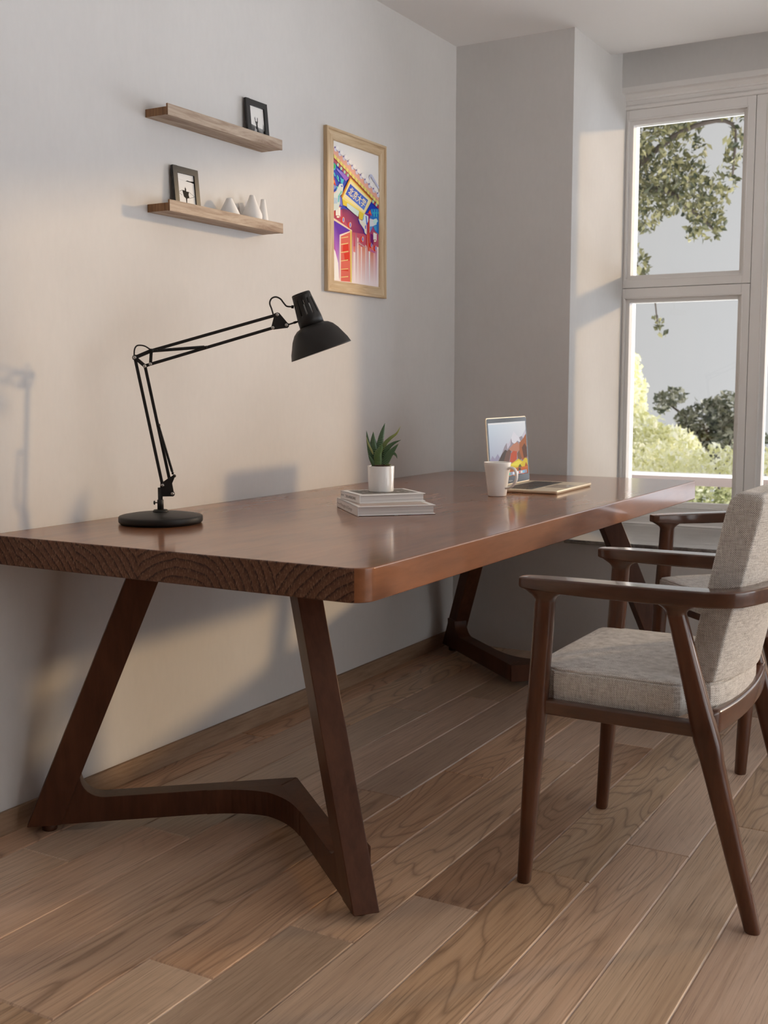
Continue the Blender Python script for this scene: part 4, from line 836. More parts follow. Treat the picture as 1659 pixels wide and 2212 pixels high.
def ext(p,q,d): v=V((q[0]-p[0],q[1]-p[1])).normalized(); return (q[0]+v.x*d,q[1]+v.y*d)
bar('lower_arm',E1,B1,t=-.004); bar('lower_arm',E2,(.0265,.850),t=.004)
bar('upper_arm',ext(H1,KK,.006),H1,t=0); bar('upper_arm',ext(H2,E3,.017),H2,t=0)
def strap(pts,w,th,t):
    m=MB()
    for i in range(len(pts)-1):
        a=V((pts[i][0],0,pts[i][1]-Z0)); b=V((pts[i+1][0],0,pts[i+1][1]-Z0)); d=(b-a).normalized(); n=V((-d.z,0,d.x)); o=t+i*.0004
        m.prism([(0,-w/2),((b-a).length,-w/2),((b-a).length,w/2),(0,w/2)],(0,th,0),origin=a+V((0,o-th/2,0)),ux=d,uy=n)
    for q in pts: m.lathe([(0,-th/2),(w*.56,-th/2),(w*.56,th/2),(0,th/2)],18,center=V((q[0],t,q[1]-Z0)),axis=(0,1,0))
    return m.build('elbow_link',M['lamp'],lb,merge=False)
strap([KK,E1,E2],.0085,.0035,-.0075); strap([KK,E3,E2],.0078,.003,-.0045); strap([KK,E1,E2],.0085,.0035,.0095)
# knurled friction discs
def gear(s,z,t,r,name='friction_disc'):
    m=MB(); pl=[]
    for k in range(40):
        a=2*PI*k/40; rr=r*(1.0 if k%4<2 else .86); pl.append((s+rr*math.cos(a),z-Z0+rr*math.sin(a)))
    m.prism(pl,(0,.006,0),origin=(0,t-.003,0),ux=(1,0,0),uy=(0,0,1)); return m.build(name,M['lamp'],lb,merge=True)
gear(E1[0],E1[1],.003,.0078); gear(H3[0],H3[1],.003,.0078)
for p in (E1,E2,E3): bolt(p[0],p[1],.0105)
for p in (B1,B2,H1,H2): bolt(p[0],p[1],.0065)
bolt(H3[0],H3[1],.0075)
plate('head_bracket',[(.2984,1.2894),(.3064,1.2926),(.3119,1.2911),(.3314,1.2678),(.3366,1.2620),(.3352,1.2555),(.3297,1.2532),(.2964,1.2487),(.2902,1.2534),(.2975,1.28)],.009)
def spring(p,q,r,turns):
    a=L3(*p,-.011); b=L3(*q,-.011); d=b-a; u=d.normalized(); e1=u.orthogonal().normalized(); e2=u.cross(e1); m=MB(); pts=[]
    N=turns*10
    for k in range(N+1):
        an=2*PI*turns*k/N; pts.append(a+d*(k/N)+(e1*math.cos(an)+e2*math.sin(an))*r)
    m.tube(pts,.0010,5); m.tube([a-u*.004,a+u*.002],.0016,8); m.tube([b-u*.002,b+u*.006],.0020,10)
    m.tube([a+u*.001,b-u*.001],r*.72,10)
    m.lathe([(0,-.006),(.0042,-.006),(.0042,.010),(0,.010)],14,center=a-u*.002,axis=(0,1,0)); m.lathe([(0,-.003),(.003,-.003),(.003,.010),(0,.010)],14,center=b+u*.004,axis=(0,1,0))
    return m.build('spring',M['lamp'],lb)
spring((-.010,1.1928),(.1205,1.2032),.0036,62); spring((.0005,1.0021),(.0324,.884),.0028,54)
m=MB(); m.tube([L3(.0322,.884,-.011),L3(.0352,.8762,-.011),L3(.0366,.8735,-.008)],.0009,8); m.lathe([(0,-.003),(.0040,-.002),(.0044,0),(.004,.002),(0,.003)],14,center=L3(.0372,.8728,-.006),axis=(0,1,0)); m.build('spring_hook',M['lamp'],lb)
m=MB(); m.tube(smoothpath([L3(*p) for p in ((-.0581,1.1814),(-.0567,1.1966),(-.0509,1.2058),(-.0399,1.2072),(-.0289,1.2043),(-.0174,1.197),(-.0086,1.1945))],6),.0019,10); m.build('cable',M['lamp'],lb)
m=MB(); m.tube(smoothpath([L3(*p) for p in ((.2965,1.284),(.296,1.2886),(.2922,1.3019),(.2877,1.316),(.2925,1.3278),(.3036,1.3319),(.3153,1.327),(.3232,1.317),(.3301,1.3093),(.3370,1.3077),(.3440,1.3077))],6),.0021,10); m.lathe([(0,-.0035),(.0042,-.0035),(.0042,.003),(0,.003)],14,center=L3(.3465,1.3072),axis=(1,0,-.1)); m.build('cable',M['lamp'],lb)
# shade
ax=V((.4199-.3669,0,1.1938-1.3420)); LEN=ax.length; ax.normalize()
top=L3(.3669,1.3420)
m=MB(); k=LEN/133.; wall=.0012
prof=[(0,0),(19.0,0),(20.6,1.2),(21.0,3),(23.9,36),(27.6,72.5),(28.6,73.5),(36,76),(45,83),(53.4,95),(60.5,110),(65.5,120),(68.8,131),(69.6,133)]
outer=[(r_*k,h*k) for r_,h in prof]
# outer skin with five slots around the near and far side of the neck
NS=96; rings=[]
R=V((0,0,1)).rotation_difference(ax).to_matrix()
e1=R@V((1,0,0)); 
def ringpt(r_,h,a): return top+R@V((r_*math.cos(a),r_*math.sin(a),h))
hs=[(21.0,3),(21.35,7)]+[(21.35+(27.2-21.35)*j/10,9+ (58-9)*j/10) for j in range(0,11)]+[(27.6,72.5)]
# angle that faces the room side (-t)
a0=math.atan2((R.transposed()@V((0,-1,0))).y,(R.transposed()@V((0,-1,0))).x)
def slot(a,j):
    for c in range(12):
        ac=a0+c*PI/6+.13
        d=(a-ac+PI)%(2*PI)-PI
        if abs(d)<.075 and 3<=j<=9: return True
    return False
vs=[];fs=[]
for j,(r_,h) in enumerate(hs):
    for i in range(NS): vs.append(ringpt(r_*k,h*k,2*PI*i/NS))
for j in range(len(hs)-1):
    for i in range(NS):
        if slot(2*PI*(i+.5)/NS,j): continue
        fs.append((j*NS+i,j*NS+(i+1)%NS,(j+1)*NS+(i+1)%NS,(j+1)*NS+i))
m.add(vs,fs,0,smooth=True)
m.loft([[ringpt(r_*k,h*k,2*PI*i/NS) for i in range(NS)] for r_,h in ((.01,0),(19.0,0),(20.6,1.2),(21.0,3))],cap=False)
m.loft([[ringpt(r_*k,h*k,2*PI*i/NS) for i in range(NS)] for r_,h in prof[5:]],cap=False)
sh=m.build('lamp_shade',M['lamp'],lb)
so=sh.modifiers.new('wall','SOLIDIFY'); so.thickness=.0012; so.offset=-1
m=MB(); m.loft([[ringpt((r_-2.2)*k,(h-.3)*k,2*PI*i/NS) for i in range(NS)] for r_,h in prof[7:]],cap=False); m.build('reflector',M['lampin'],sh)
m=MB(); m.lathe([(0,.030),(.0130,.030),(.0135,.034),(.0135,.078),(.016,.088),(.027,.103),(.030,.118),(.027,.132),(.015,.142),(0,.144)],28,center=top,axis=ax); m.build('bulb',M['lampin'],sh)
m=MB(); m.tube([L3(.3330,1.2612),L3(.3600,1.2700)],.0022,10); m.tube([L3(.3485,1.2662),L3(.3560,1.2687)],.0031,12); m.build('swivel_rod',M['lamp'],lb)
# ------------------------------------------------------------------ things on the table
def text_mesh(txt,size,font=None,align='LEFT'):
    cu=bpy.data.curves.new('txt','FONT'); cu.body=txt; cu.size=size; cu.align_x=align; cu.resolution_u=3
    ob=bpy.data.objects.new('txt',cu); C.objects.link(ob)
    dg=bpy.context.evaluated_depsgraph_get(); me=bpy.data.meshes.new_from_object(ob.evaluated_get(dg))
    vs=[v.co.copy() for v in me.vertices]; fs=[tuple(p.vertices) for p in me.polygons]
    bpy.data.objects.remove(ob,do_unlink=True); bpy.data.curves.remove(cu); bpy.data.meshes.remove(me)
    return vs,fs
def book(label,corner,ang,L,Wd,h,z,title,sub,ink,cover=None):
    """corner = front spine corner; local x along the page edge (from the spine), local y along the spine"""
    b=thing('book',label,'book',(corner[0],corner[1],z),ang,'books on the table')
    m=MB(); bt=.0028
    m.box((0,0,h-bt),(Wd,L,h)); m.box((0,0,0),(Wd,L,bt)); m.box((0,0,0),(bt,L,h)); 
    m.build('cover',M['paper'],b,bevel=.0008,merge=False)
    m=MB(); m.box((bt,.0035,bt),(Wd-.005,L-.0035,h-bt)); m.build('page_block',M['pages'],b)
    # title on the spine, reading from the far end
    vs,fs=text_mesh(title,h*.50); w=max(v.x for v in vs); sc=(L*.56)/w if not cover else (L*.52)/w
    m=MB(); y0=L*.80 if not cover else L*.72
    m.add([(-.0003,y0-v.x*sc,h*.33+v.y*.95) for v in vs],fs)
    vs,fs=text_mesh(sub,h*.26); w=max(v.x for v in vs); s2=(L*.16)/w
    m.add([(-.0003,L*.975-v.x*s2,h*.42+v.y) for v in vs],fs)
    m.build('spine_title',ink,b)
    return b
def col(*c): return rgb(*c)
b1=book('larger white hardback book lying at the bottom of the two-book stack',(.5702,2.6239),math.atan2(.157,.159),.264,.223,.0268,.7501,'Thoughts & Design','Rand',M['inkgrey'])
m=MB(); m.box((.012,.012,.02685),(.206,.252,.02705)); o=m.build('cover_panel',plain('beige cover print',(.50,.40,.35),.4),b1)
m=MB(); m.box((.004,-.0006,-.0),(.2225,.0004,.0012),col=(.012,.01,.012)); 
for a,b,c in ((.105,.115,(.3,.28,.3)),(.12,.14,(.10,.03,.05)),(.150,.19,(.13,.05,.09)),(.2,.221,(.10,.02,.03))): m.box((a,-.0008,.0),(b,.0005,.0011),col=c)
m.build('dust_jacket_edge',M['print'],b1)
b2=book('smaller white hardback book with a grey photo cover, under the potted plant',(.5349,2.6927),math.atan2(.155,.1265),.1655,.200,.0240,.7770,'THE AMERICANS','ROBERT FRANK',M['ink'],cover=True)
m=MB(); hz=.0241; m.box((.018,.022,.0239),(.186,.150,hz),col=(.20,.185,.17)); random.seed(5)
for k in range(26):
    x=.02+random.random()*.15; y=.024+random.random()*.11; w=.004+random.random()*.014; d=.003+random.random()*.016; g=random.choice((.10,.14,.30,.42,.5)); m.box((x,y,.0239),(min(x+w,.185),min(y+d,.149),hz+.00004+k*.000004),col=(g,g*.97,g*.94))
m.build('cover_photo',M['print'],b2)
m=MB(); vs,fs=text_mesh('THE AMERICANS',.008); w=max(v.x for v in vs); m.add([(.03+v.x*.13/w,.154+v.y*.9,.02415) for v in vs],fs); m.build('cover_title',M['ink'],b2)
# potted plant
pl=thing('potted_plant','small spiky striped green succulent in a white pot on the books','plant',(.5255,2.829,.8012))
m=MB(); h=.0741
m.lathe([(0,0),(.0352,0),(.0362,.0008),(.0366,.003),(.0385,h-.001),(.0380,h),(.0362,h),(.0352,h-.002),(.0345,.02),(0,.018)],64); m.build('pot',M['ceramic'],pl)
ts=NT('potting soil'); n=ts.noise(ts.coord('Object'),260,4,.7); ts.set(Base_Color=ts.ramp(n,[(.35,(.018,.009,.006)),(.65,(.11,.052,.03))]),Roughness=.95); ts.bump(n,.8,.002)
random.seed(2); m=MB(); rings=[]
for j in range(9):
    r_=.0353*(1-j/8.01); rings.append([V((r_*math.cos(2*PI*i/28),r_*math.sin(2*PI*i/28),h-.005+.010*(1-(r_/.0353)**2)+random.uniform(-.0012,.0012))) for i in range(28)])
m.loft(rings,cap=True); m.build('soil',ts.mat,pl)
lt=NT('striped succulent leaf'); at=lt.node('ShaderNodeAttribute',attribute_name='Col'); lt.set(Base_Color=at.outputs['Color'],Roughness=.38)
d2=V((.864,.503,0)); dn=V((-.503,.864,0))
LV=[([(-.018,.872),(-.030,.9093),(-.0375,.9465),(-.0420,.9769)],.0085,.004,0),([(-.012,.872),(-.0215,.9248),(-.0223,.9519),(-.0221,.9735)],.0135,.008,0),([(-.004,.87),(-.0045,.9248),(.0032,.9682),(.0115,.9985)],.0130,.012,0),
([(-.008,.872),(-.0088,.9084),(-.0012,.9258),(.0020,.9400)],.0130,-.014,1),([(.004,.885),(.0090,.9324),(.0249,.953),(.0445,.9682),(.0566,.9892)],.0068,.004,2),([(.001,.872),(.0152,.9193),(.0336,.9389),(.0575,.9500)],.0090,-.002,0),
([(.003,.872),(.0215,.9043),(.0358,.9226),(.0505,.9395)],.0125,-.010,0),([(.0162,.892),(.0330,.9111),(.0424,.9073),(.0468,.8965)],.0055,-.016,0),([(-.014,.874),(-.0280,.8923),(-.0370,.9090)],.0070,-.010,0),([(.012,.874),(.02,.879),(.030,.8795)],.004,-.018,2),([(-.020,.905),(-.036,.938),(-.0430,.962)],.0030,.000,3)]
for pts,wd,dep,kind in LV:
    m=MB(); P=smoothpath([(a,0,b) for a,b in pts],9); N=len(P)
    for i in range(N-1):
        quad=[]
        def ringat(q):
            u=q/(N-1); p=P[q]; wq=wd*(1-u**1.7)*(.62+.38*min(1,u*4+.3)) + .0002; tq=wq*.42
            tn=(P[min(q+1,N-1)]-P[max(q-1,0)]).normalized(); nn=V((-tn.z,0,tn.x))
            c3=d2*p.x+V((0,0,p.z-.8012))+dn*(dep*(.35+.65*u)); s3=d2*nn.x+V((0,0,nn.z))
            return [c3+s3*(wq*math.cos(a))-dn*(tq*(math.sin(a) if math.sin(a)>0 else -.25*abs(math.sin(a)))) for a in [2*PI*k/10 for k in range(10)]]
        a,b=ringat(i),ringat(i+1); u=i/(N-1)
        # split the segment into a dark band and a narrow pale band
        g=(.018,.052,.022) if kind!=2 else (.035,.085,.02); pale=(.16,.27,.13)
        if kind==1: g=(.035,.085,.025); pale=(.22,.34,.12)
        if kind==2: w_=max(0,(u-.45)/.55); g=tuple(x*(1-w_)+y*w_ for x,y in zip(g,(.42,.45,.12))); pale=(.36,.42,.16)
        if kind==3: g=(.32,.34,.12); pale=(.4,.42,.2)
        nb=1
        for q in range(nb):
            A=[x.lerp(y,q/nb) for x,y in zip(a,b)]; Mx=[x.lerp(y,(q+.66)/nb) for x,y in zip(a,b)]; Bx=[x.lerp(y,(q+1)/nb) for x,y in zip(a,b)]
            for r0,r1,cc in ((A,Mx,g),(Mx,Bx,pale if u<.93 else g)):
                m.add(r0+r1,[(k_,(k_+1)%10,10+(k_+1)%10,10+k_) for k_ in range(10)],0,col=cc,smooth=True)
    m.build('leaf',lt.mat,pl,merge=True)
# mug
mg=thing('mug','plain off-white tapered mug in front of the laptop','mug',(.653,3.361,.7501))
m=MB(); m.lathe([(0,0),(.0275,0),(.0292,.0008),(.0300,.003),(.0345,.040),(.0388,.075),(.0425,.098),(.0437,.108),(.0432,.1100),(.0418,.1098),(.0405,.106),(.036,.07),(.030,.02),(.026,.006),(0,.005)],64); m.build('cup',M['mug'],mg)
rv=V((.866,.5,0)); fv=V((.5,-.86,0)); hd=(rv*.80+fv*.60).normalized()
m=MB(); hp=[(.036,.088),(.050,.0935),(.0640,.089),(.0715,.073),(.0690,.053),(.0570,.036),(.0440,.029),(.0300,.0265)]
P=smoothpath([hd*a+V((0,0,b)) for a,b in hp],7); rings=[]
side=V((-hd.y,hd.x,0))
for i,p in enumerate(P):
    tn=(P[min(i+1,len(P)-1)]-P[max(i-1,0)]).normalized(); nn=tn.cross(side).normalized()
    rings.append([p+side*(.0066*math.cos(2*PI*k/14))+nn*(.0042*math.sin(2*PI*k/14)) for k in range(14)])
m.loft(rings); m.build('handle',M['mug'],mg)
# laptop
fx,fy,ph,w,d,tilt,hs=.5559,3.8598,.0358,.3756,.2377,.0796,.2364
lp=thing('laptop','open gold laptop showing a mountain lake picture at the far end of the table','laptop',(fx,fy,.7501),ph)
# local: x from hinge to front, y across (0 far end .. -w near end)
m=MB(); pts=rrect(d,w,.010,6,d/2,-w/2)
def shr(pts,cx,cy,k): return [(cx+(x-cx)*k,cy+(y-cy)*k) for x,y in pts]
m.loft([[V((x,y,z)) for x,y in shr(pts,d/2,-w/2,k)] for z,k in ((.0002,.965),(.003,.99),(.0075,1),(.0108,1),(.0115,.998))]); m.build('base',M['gold'],lp)
m=MB(); m.box((.032,-w+.028,.01150),(.139,-.028,.0117)); kb=m.build('keyboard',M['key'],lp)
m=MB()
rows=[(.036,14,.009),(.0475,14,.0155),(.0655,14,.0155),(.0835,13,.0155),(.1015,12,.0155),(.1195,10,.0155)]
for x0,n_,dx in rows:
    span=(w-.060); kw=span/n_
    for k in range(n_): m.box((x0,-w+.030+k*kw+.0011,.01165),(x0+dx,-w+.030+(k+1)*kw-.0011,.01245),)
kk=m.build('keys',plain('keycaps',(.022,.022,.024),.35),kb)
m=MB(); m.box((.150,-w*.66,.0115),(.228,-w*.34,.01165)); m.build('trackpad',plain('gold glass',(.70,.585,.45),.2,.6),lp,bevel=.0003)
lid=MB(); up=V((-math.sin(tilt),0,math.cos(tilt))); nx=V((math.cos(tilt),0,math.sin(tilt)))
org=V((.002,0,.0115))
pts=rrect(w,hs,.010,6,-w/2,hs/2)
def lring(k,dd): return [org+V((0,1,0))*x+up*y-nx*dd for x,y in shr(pts,-w/2,hs/2,k)]
lid.loft([lring(.994,0),lring(1,-.0004+.001),lring(1,.004),lring(.985,.0055)]); ld=lid.build('lid',M['gold'],lp,merge=True)
m=MB(); pts=rrect(w-.006,hs-.006,.008,6,-w/2,hs/2); m.prism(pts,nx*.0006,origin=org+nx*.0001,ux=(0,1,0),uy=up); bz=m.build('bezel',M['blackglass'],ld,merge=True)
m=MB(); sw,shh=w-.026,hs-.046; so_=org+V((0,-w+.013,0))+up*.028+nx*.0009
for i,(pg,cc) in enumerate(SCREEN):
    cl=[rgb(*c) for c in cc] if isinstance(cc[0],(tuple,list)) else rgb(*cc)
    m.add([so_+V((0,1,0))*(u*sw)+up*(v*shh)+nx*(i*.000012) for u,v in pg],[tuple(range(len(pg)))[::1]],col=cl)
m.build('screen',M['screen'],bz)
vs,fs=text_mesh('MacBook',.0095,align='CENTER'); m=MB(); m.add([org+V((0,-w/2+v.x,0))+up*(.009+v.y)+nx*.0010 for v in vs],fs); m.build('lid_wordmark',plain('grey wordmark',(.45,.45,.45),.4),bz)
m=MB(); m.lathe([(0,0),(.0016,0),(.0016,.0003),(0,.0004)],12,center=org+V((0,-w/2,0))+up*(hs-.0095)+nx*.0007,axis=nx); m.build('camera',plain('camera lens',(.25,.26,.28),.2),bz)
# ------------------------------------------------------------------ shelves and what stands on them
def shelf(z0,label):
    s=thing('wall_shelf',label,'shelf',(0,2.7165,z0),0,'picture ledges on the left wall'); hw=.2685
    m=MB(); m.box((.0005,-hw,.0),(.074,hw,.0215)); 
    m.m=[1 if k in (2,4) else 0 for k in range(6)]; m.build('board',[M['shelf'],M['shelfend']],s,bevel=.0006)
    m=MB(); m.box((.0742,-hw,-.001),(.0802,hw,.0297)); m.m=[1 if k in (2,4) else 0 for k in range(6)]; m.build('lip',[M['shelf'],M['shelfend']],s,bevel=.0006)
shelf(1.8357,'upper of the two weathered wooden picture ledges on the left wall')
shelf(1.5815,'lower of the two weathered wooden picture ledges on the left wall')
def small_frame(label,y0,w,ht,zsh,kind):
    f=thing('picture_frame',label,'picture frame',(.0175,y0,zsh),0,'small black picture frames on the ledges')
    xt=-.0150; lean=math.atan2(.0110,ht); up=V((-math.sin(lean),0,math.cos(lean))); nx=V((math.cos(lean),0,math.sin(lean))); uy=V((0,1,0))
    th=.0085; b=.0185
    m=MB()
    for a,b_,c,d_ in ((0,b,0,ht),(w-b,w,0,ht),(b,w-b,0,b),(b,w-b,ht-b,ht)):
        m.prism([(a,c),(b_,c),(b_,d_),(a,d_)],nx*th,origin=(0,0,0),ux=uy,uy=up)
    m.build('frame_border',M['blackframe'],f,merge=True,bevel=.0005)
    m=MB(); m.prism([(b-.002,b-.002),(w-b+.002,b-.002),(w-b+.002,ht-b+.002),(b-.002,ht-b+.002)],nx*.0035,origin=nx*.0005,ux=uy,uy=up,col=rgb(232,231,229))
    W_,H_=w-2*b,ht-2*b
    def poly(pts,c,i):
        cl=[rgb(*q) for q in c] if isinstance(c[0],(tuple,list)) else rgb(*c)
        m.add([nx*(.0041+i*.00002)+uy*(b+u*W_)+up*(b+v*H_) for u,v in pts],[tuple(range(len(pts)))],col=cl)
    if kind=='figure':
        K=(8,8,8)
        poly([(.03+.05*math.cos(a),.93+.042*math.sin(a)) for a in [2*PI*k/12 for k in range(12)]],K,1)
        poly([(.0,.80),(.5,.775),(.5,.779),(0,.804)],(150,150,150),2)
        poly([(.5,.775),(.62,.81),(.78,.80),(1,.82),(1,.745),(.8,.765)],K,2)
        poly([(.46+.045*math.cos(a),.50+.04*math.sin(a)) for a in [2*PI*k/12 for k in range(12)]],K,3); poly([(.43,.54),(.46,.585),(.475,.54)],(70,70,70),3)
        poly([(.425,.47),(.50,.47),(.50,.43),(.66,.43),(.62,.33),(.66,.23),(.52,.19),(.49,.0),(.45,.0),(.44,.19),(.33,.24),(.30,.33),(.26,.45),(.42,.45)],K,4)
        for a_,b_ in (((.02,.36),(.27,.45)),((.02,.36),(.24,.27)),((.65,.43),(.98,.30)),((.98,.30),(.64,.21))):
            dx,dy=b_[0]-a_[0],b_[1]-a_[1]; L=math.hypot(dx,dy); nx_,ny_=-dy/L*.006,dx/L*.006
            poly([(a_[0]-nx_,a_[1]-ny_),(b_[0]-nx_,b_[1]-ny_),(b_[0]+nx_,b_[1]+ny_),(a_[0]+nx_,a_[1]+ny_)],(45,45,45),5)
    else:
        poly([(0,0),(1,0),(1,.27),(.6,.30),(.0,.36)],[(40,40,40),(25,25,25),(140,140,140),(170,170,170),(110,110,110)],1)
        poly([(.85,.18),(1,.1),(1,.42),(.92,.5)],[(110,110,110),(60,60,60),(160,160,160),(215,215,215)],2)
        poly([(.90,0),(1,0),(1,.25),(.92,.22)],(12,12,12),3)
        # animal head with two upright ears
        poly([(.33,.60),(.36,.585),(.40,.5),(.50,.49),(.52,.58),(.55,.59),(.56,.50),(.52,.40),(.53,.30),(.58,.10),(.50,.0),(.30,.0),(.36,.2),(.42,.35),(.38,.42)],(42,42,42),4)
        poly([(.34,.60),(.37,.66),(.40,.52),(.36,.5)],(22,22,22),5); poly([(.50,.5),(.53,.65),(.57,.62),(.55,.5)],(22,22,22),5)
        poly([(.40,.44),(.44,.50),(.46,.42),(.42,.3)],(120,120,120),6); poly([(.24,.0),(.31,.0),(.37,.25),(.34,.27)],(205,205,205),6); poly([(.34,0),(.40,0),(.44,.2),(.40,.24)],(190,190,190),7)
    m.build('photograph',M['print'],f)
small_frame('small black frame with a silhouetted figure, leaning on the lower ledge',2.540,.111,.1215,1.60320,'figure')
small_frame('small black frame with an animal with upright ears, leaning on the upper ledge',2.886,.110,.1245,1.85740,'animal')
def vase(label,x,y,prof):
    m=MB(); m.lathe(prof,44); o=m.build('vase',M['vase'],loc=(x,y,1.6031)); tag(o,label,'vase','white clay vases on the lower ledge')
vase('wide cone-shaped white vase, nearest the lower frame',.0375,2.768,[(0,0),(.030,0),(.0325,.002),(.033,.006),(.0310,.014),(.0090,.0565),(.0084,.058),(.0072,.0578),(.007,.05),(0,.045)])
vase('slim white vase half hidden behind the pear-shaped vase',.0100,2.8665,[(0,0),(.0075,0),(.0085,.002),(.0088,.02),(.0080,.045),(.0068,.0585),(.0064,.0600),(.0054,.0596),(.005,.05),(0,.045)])
vase('tall pear-shaped white vase in the middle of the group',.0425,2.8745,[(0,0),(.022,0),(.026,.003),(.0300,.010),(.0312,.018),(.0300,.026),(.0255,.036),(.0185,.052),(.0110,.070),(.0075,.0812),(.0068,.0822),(.0056,.0818),(.005,.07),(0,.06)])
vase('slim tapering white vase at the right end of the lower ledge',.0300,2.9485,[(0,0),(.016,0),(.0178,.002),(.0172,.010),(.0118,.048),(.0072,.0795),(.0064,.0810),(.0054,.0806),(.005,.07),(0,.06)])
# ------------------------------------------------------------------ large framed picture
ay0,ay1,az0,az1=3.342,3.749,1.4325,1.9885
art=thing('framed_picture','tall colourful temple-gate picture in a pale wooden frame on the left wall','picture',(0,(ay0+ay1)/2,az0))
o_=V((0,-(ay0+ay1)/2,-az0)); py0,py1,pz0,pz1=3.3922,3.7050,1.4722,1.9475
def mold(name,sidek):
    # profile across the frame width: q from the outer edge inwards, x out from the wall
    prof=[(0,.0005),(0,.0145),(.0015,.0160),(.0085,.0160),(.0105,.0140),(.0125,.0105),(.016,.0105),(.046,.0118),(.0485,.0105),(.0500,.0085),(.0500,.0005)]
    wd={0:(py0-ay0),1:(ay1-py1),2:(pz0-az0),3:(az1-pz1)}[sidek]
    pr=[(q*wd/.05,x) for q,x in prof]
    wl,wr,wb,wt=py0-ay0,ay1-py1,pz0-az0,az1-pz1
    m=MB(); rings=[]
    for e in (0,1):
        ring=[]
        for q,x in pr:
            fq=q/wd
            if sidek==0: y=ay0+q; z=az0+fq*wb if e==0 else az1-fq*wt
            elif sidek==1: y=ay1-q; z=az0+fq*wb if e==0 else az1-fq*wt
            elif sidek==2: z=az0+q; y=ay0+fq*wl if e==0 else ay1-fq*wr
            else: z=az1-q; y=ay0+fq*wl if e==0 else ay1-fq*wr
            ring.append(V((x,y,z))+o_)
        rings.append(ring)
    m.loft(rings,smooth=False); m.build('frame_rail',M['ashz'] if sidek<2 else M['ash'],art,merge=True)
for k in range(4): mold('',k)
m=MB(); PW,PH=py1-py0,pz1-pz0
def PP(u,v,i): return V((.0061+i*.000015,py0+u*PW,pz0+v*PH))+o_
m.add([V((.001,py0-.003,pz0-.003))+o_,V((.001,py1+.003,pz0-.003))+o_,V((.001,py1+.003,pz1+.003))+o_,V((.001,py0-.003,pz1+.003))+o_,V((.006,py0-.003,pz0-.003))+o_,V((.006,py1+.003,pz0-.003))+o_,V((.006,py1+.003,pz1+.003))+o_,V((.006,py0-.003,pz1+.003))+o_],[(0,3,2,1),(4,5,6,7),(0,1,5,4),(1,2,6,5),(2,3,7,6),(3,0,4,7)],col=rgb(244,243,241))
for i,(pg,cc) in enumerate(POSTER):
    cl=[rgb(*c) for c in cc] if isinstance(cc[0],(tuple,list)) else rgb(*cc)
    # clip to the sheet
    def clip(poly,cols):
        for (ax_,lim,sg) in ((0,0,1),(0,1,-1),(1,0,1),(1,1,-1)):
            res=[];rc=[]
            for k in range(len(poly)):
                p,q=poly[k-1],poly[k]; cp,cq=cols[k-1],cols[k]; ip=(p[ax_]-lim)*sg>=0; iq=(q[ax_]-lim)*sg>=0
                if ip!=iq:
                    t=(lim-p[ax_])/(q[ax_]-p[ax_]); res.append(tuple(p[j]+(q[j]-p[j])*t for j in (0,1))); rc.append(tuple(cp[j]+(cq[j]-cp[j])*t for j in range(3)))
                if iq: res.append(q); rc.append(cq)
            poly,cols=res,rc
            if len(poly)<3: return None,None
        return poly,cols
    cols=cl if isinstance(cl,list) else [cl]*len(pg)
    pg,cols=clip(list(pg),cols)
    if pg is None: continue
    m.add([PP(u,v,i) for u,v in pg],[tuple(range(len(pg)))],col=cols)
pic=m.build('picture_sheet',M['print'],art)
# writing on the signboard of the picture
vs,fs=text_mesh('北京大学',1.0); x0=min(v.x for v in vs);x1=max(v.x for v in vs);y0=min(v.y for v in vs);y1=max(v.y for v in vs)
m=MB(); S=SIGN
def SG(u,v):
    a=[S[3][j]*(1-u)+S[2][j]*u for j in (0,1)]; b=[S[0][j]*(1-u)+S[1][j]*u for j in (0,1)]
    return a[0]*(1-v)+b[0]*v, a[1]*(1-v)+b[1]*v
i0=len(POSTER)+4
for du,dv in ((0,0),(.008,.02)):
    m.add([PP(*SG(.07+.88*(v.x-x0)/(x1-x0)+du,.14+.72*(v.y-y0)/(y1-y0)+dv),i0) for v in vs],fs,col=rgb(250,240,190))
    i0+=1
m.build('signboard_writing',M['print'],pic)
# ------------------------------------------------------------------ outdoors
m=MB(); m.box((-6,8.5,-.75),(5,14,-.6)); tg=NT('pale paving'); n=tg.noise(tg.coord('Object'),6,6,.7); tg.set(Base_Color=tg.ramp(n,[(.35,(.45,.45,.38)),(.65,(.62,.60,.52))]),Roughness=.9)  # unseen ground strip, colour brightened to bounce light upwards
struct(m.build('ground',tg.mat))
LF={'olive':leaf('olive leaves',((.020,.030,.015),(.085,.085,.032),(.26,.245,.12)),.35),
'pale':leaf('glare-washed leaves',((.62,.62,.30),(.85,.85,.62),(.94,.94,.88)),.5),  # glare of strong daylight put into the leaf colour
'dark':leaf('dark shrub leaves',((.04,.055,.035),(.16,.17,.11),(.55,.55,.48)),.35),
'hedge':leaf('hedge leaves',((.14,.17,.06),(.60,.62,.33),(.90,.90,.72)),.45)}  # lightest tone whitened to stand for daylight glare
bark=plain('bark',(.055,.042,.034),.9)
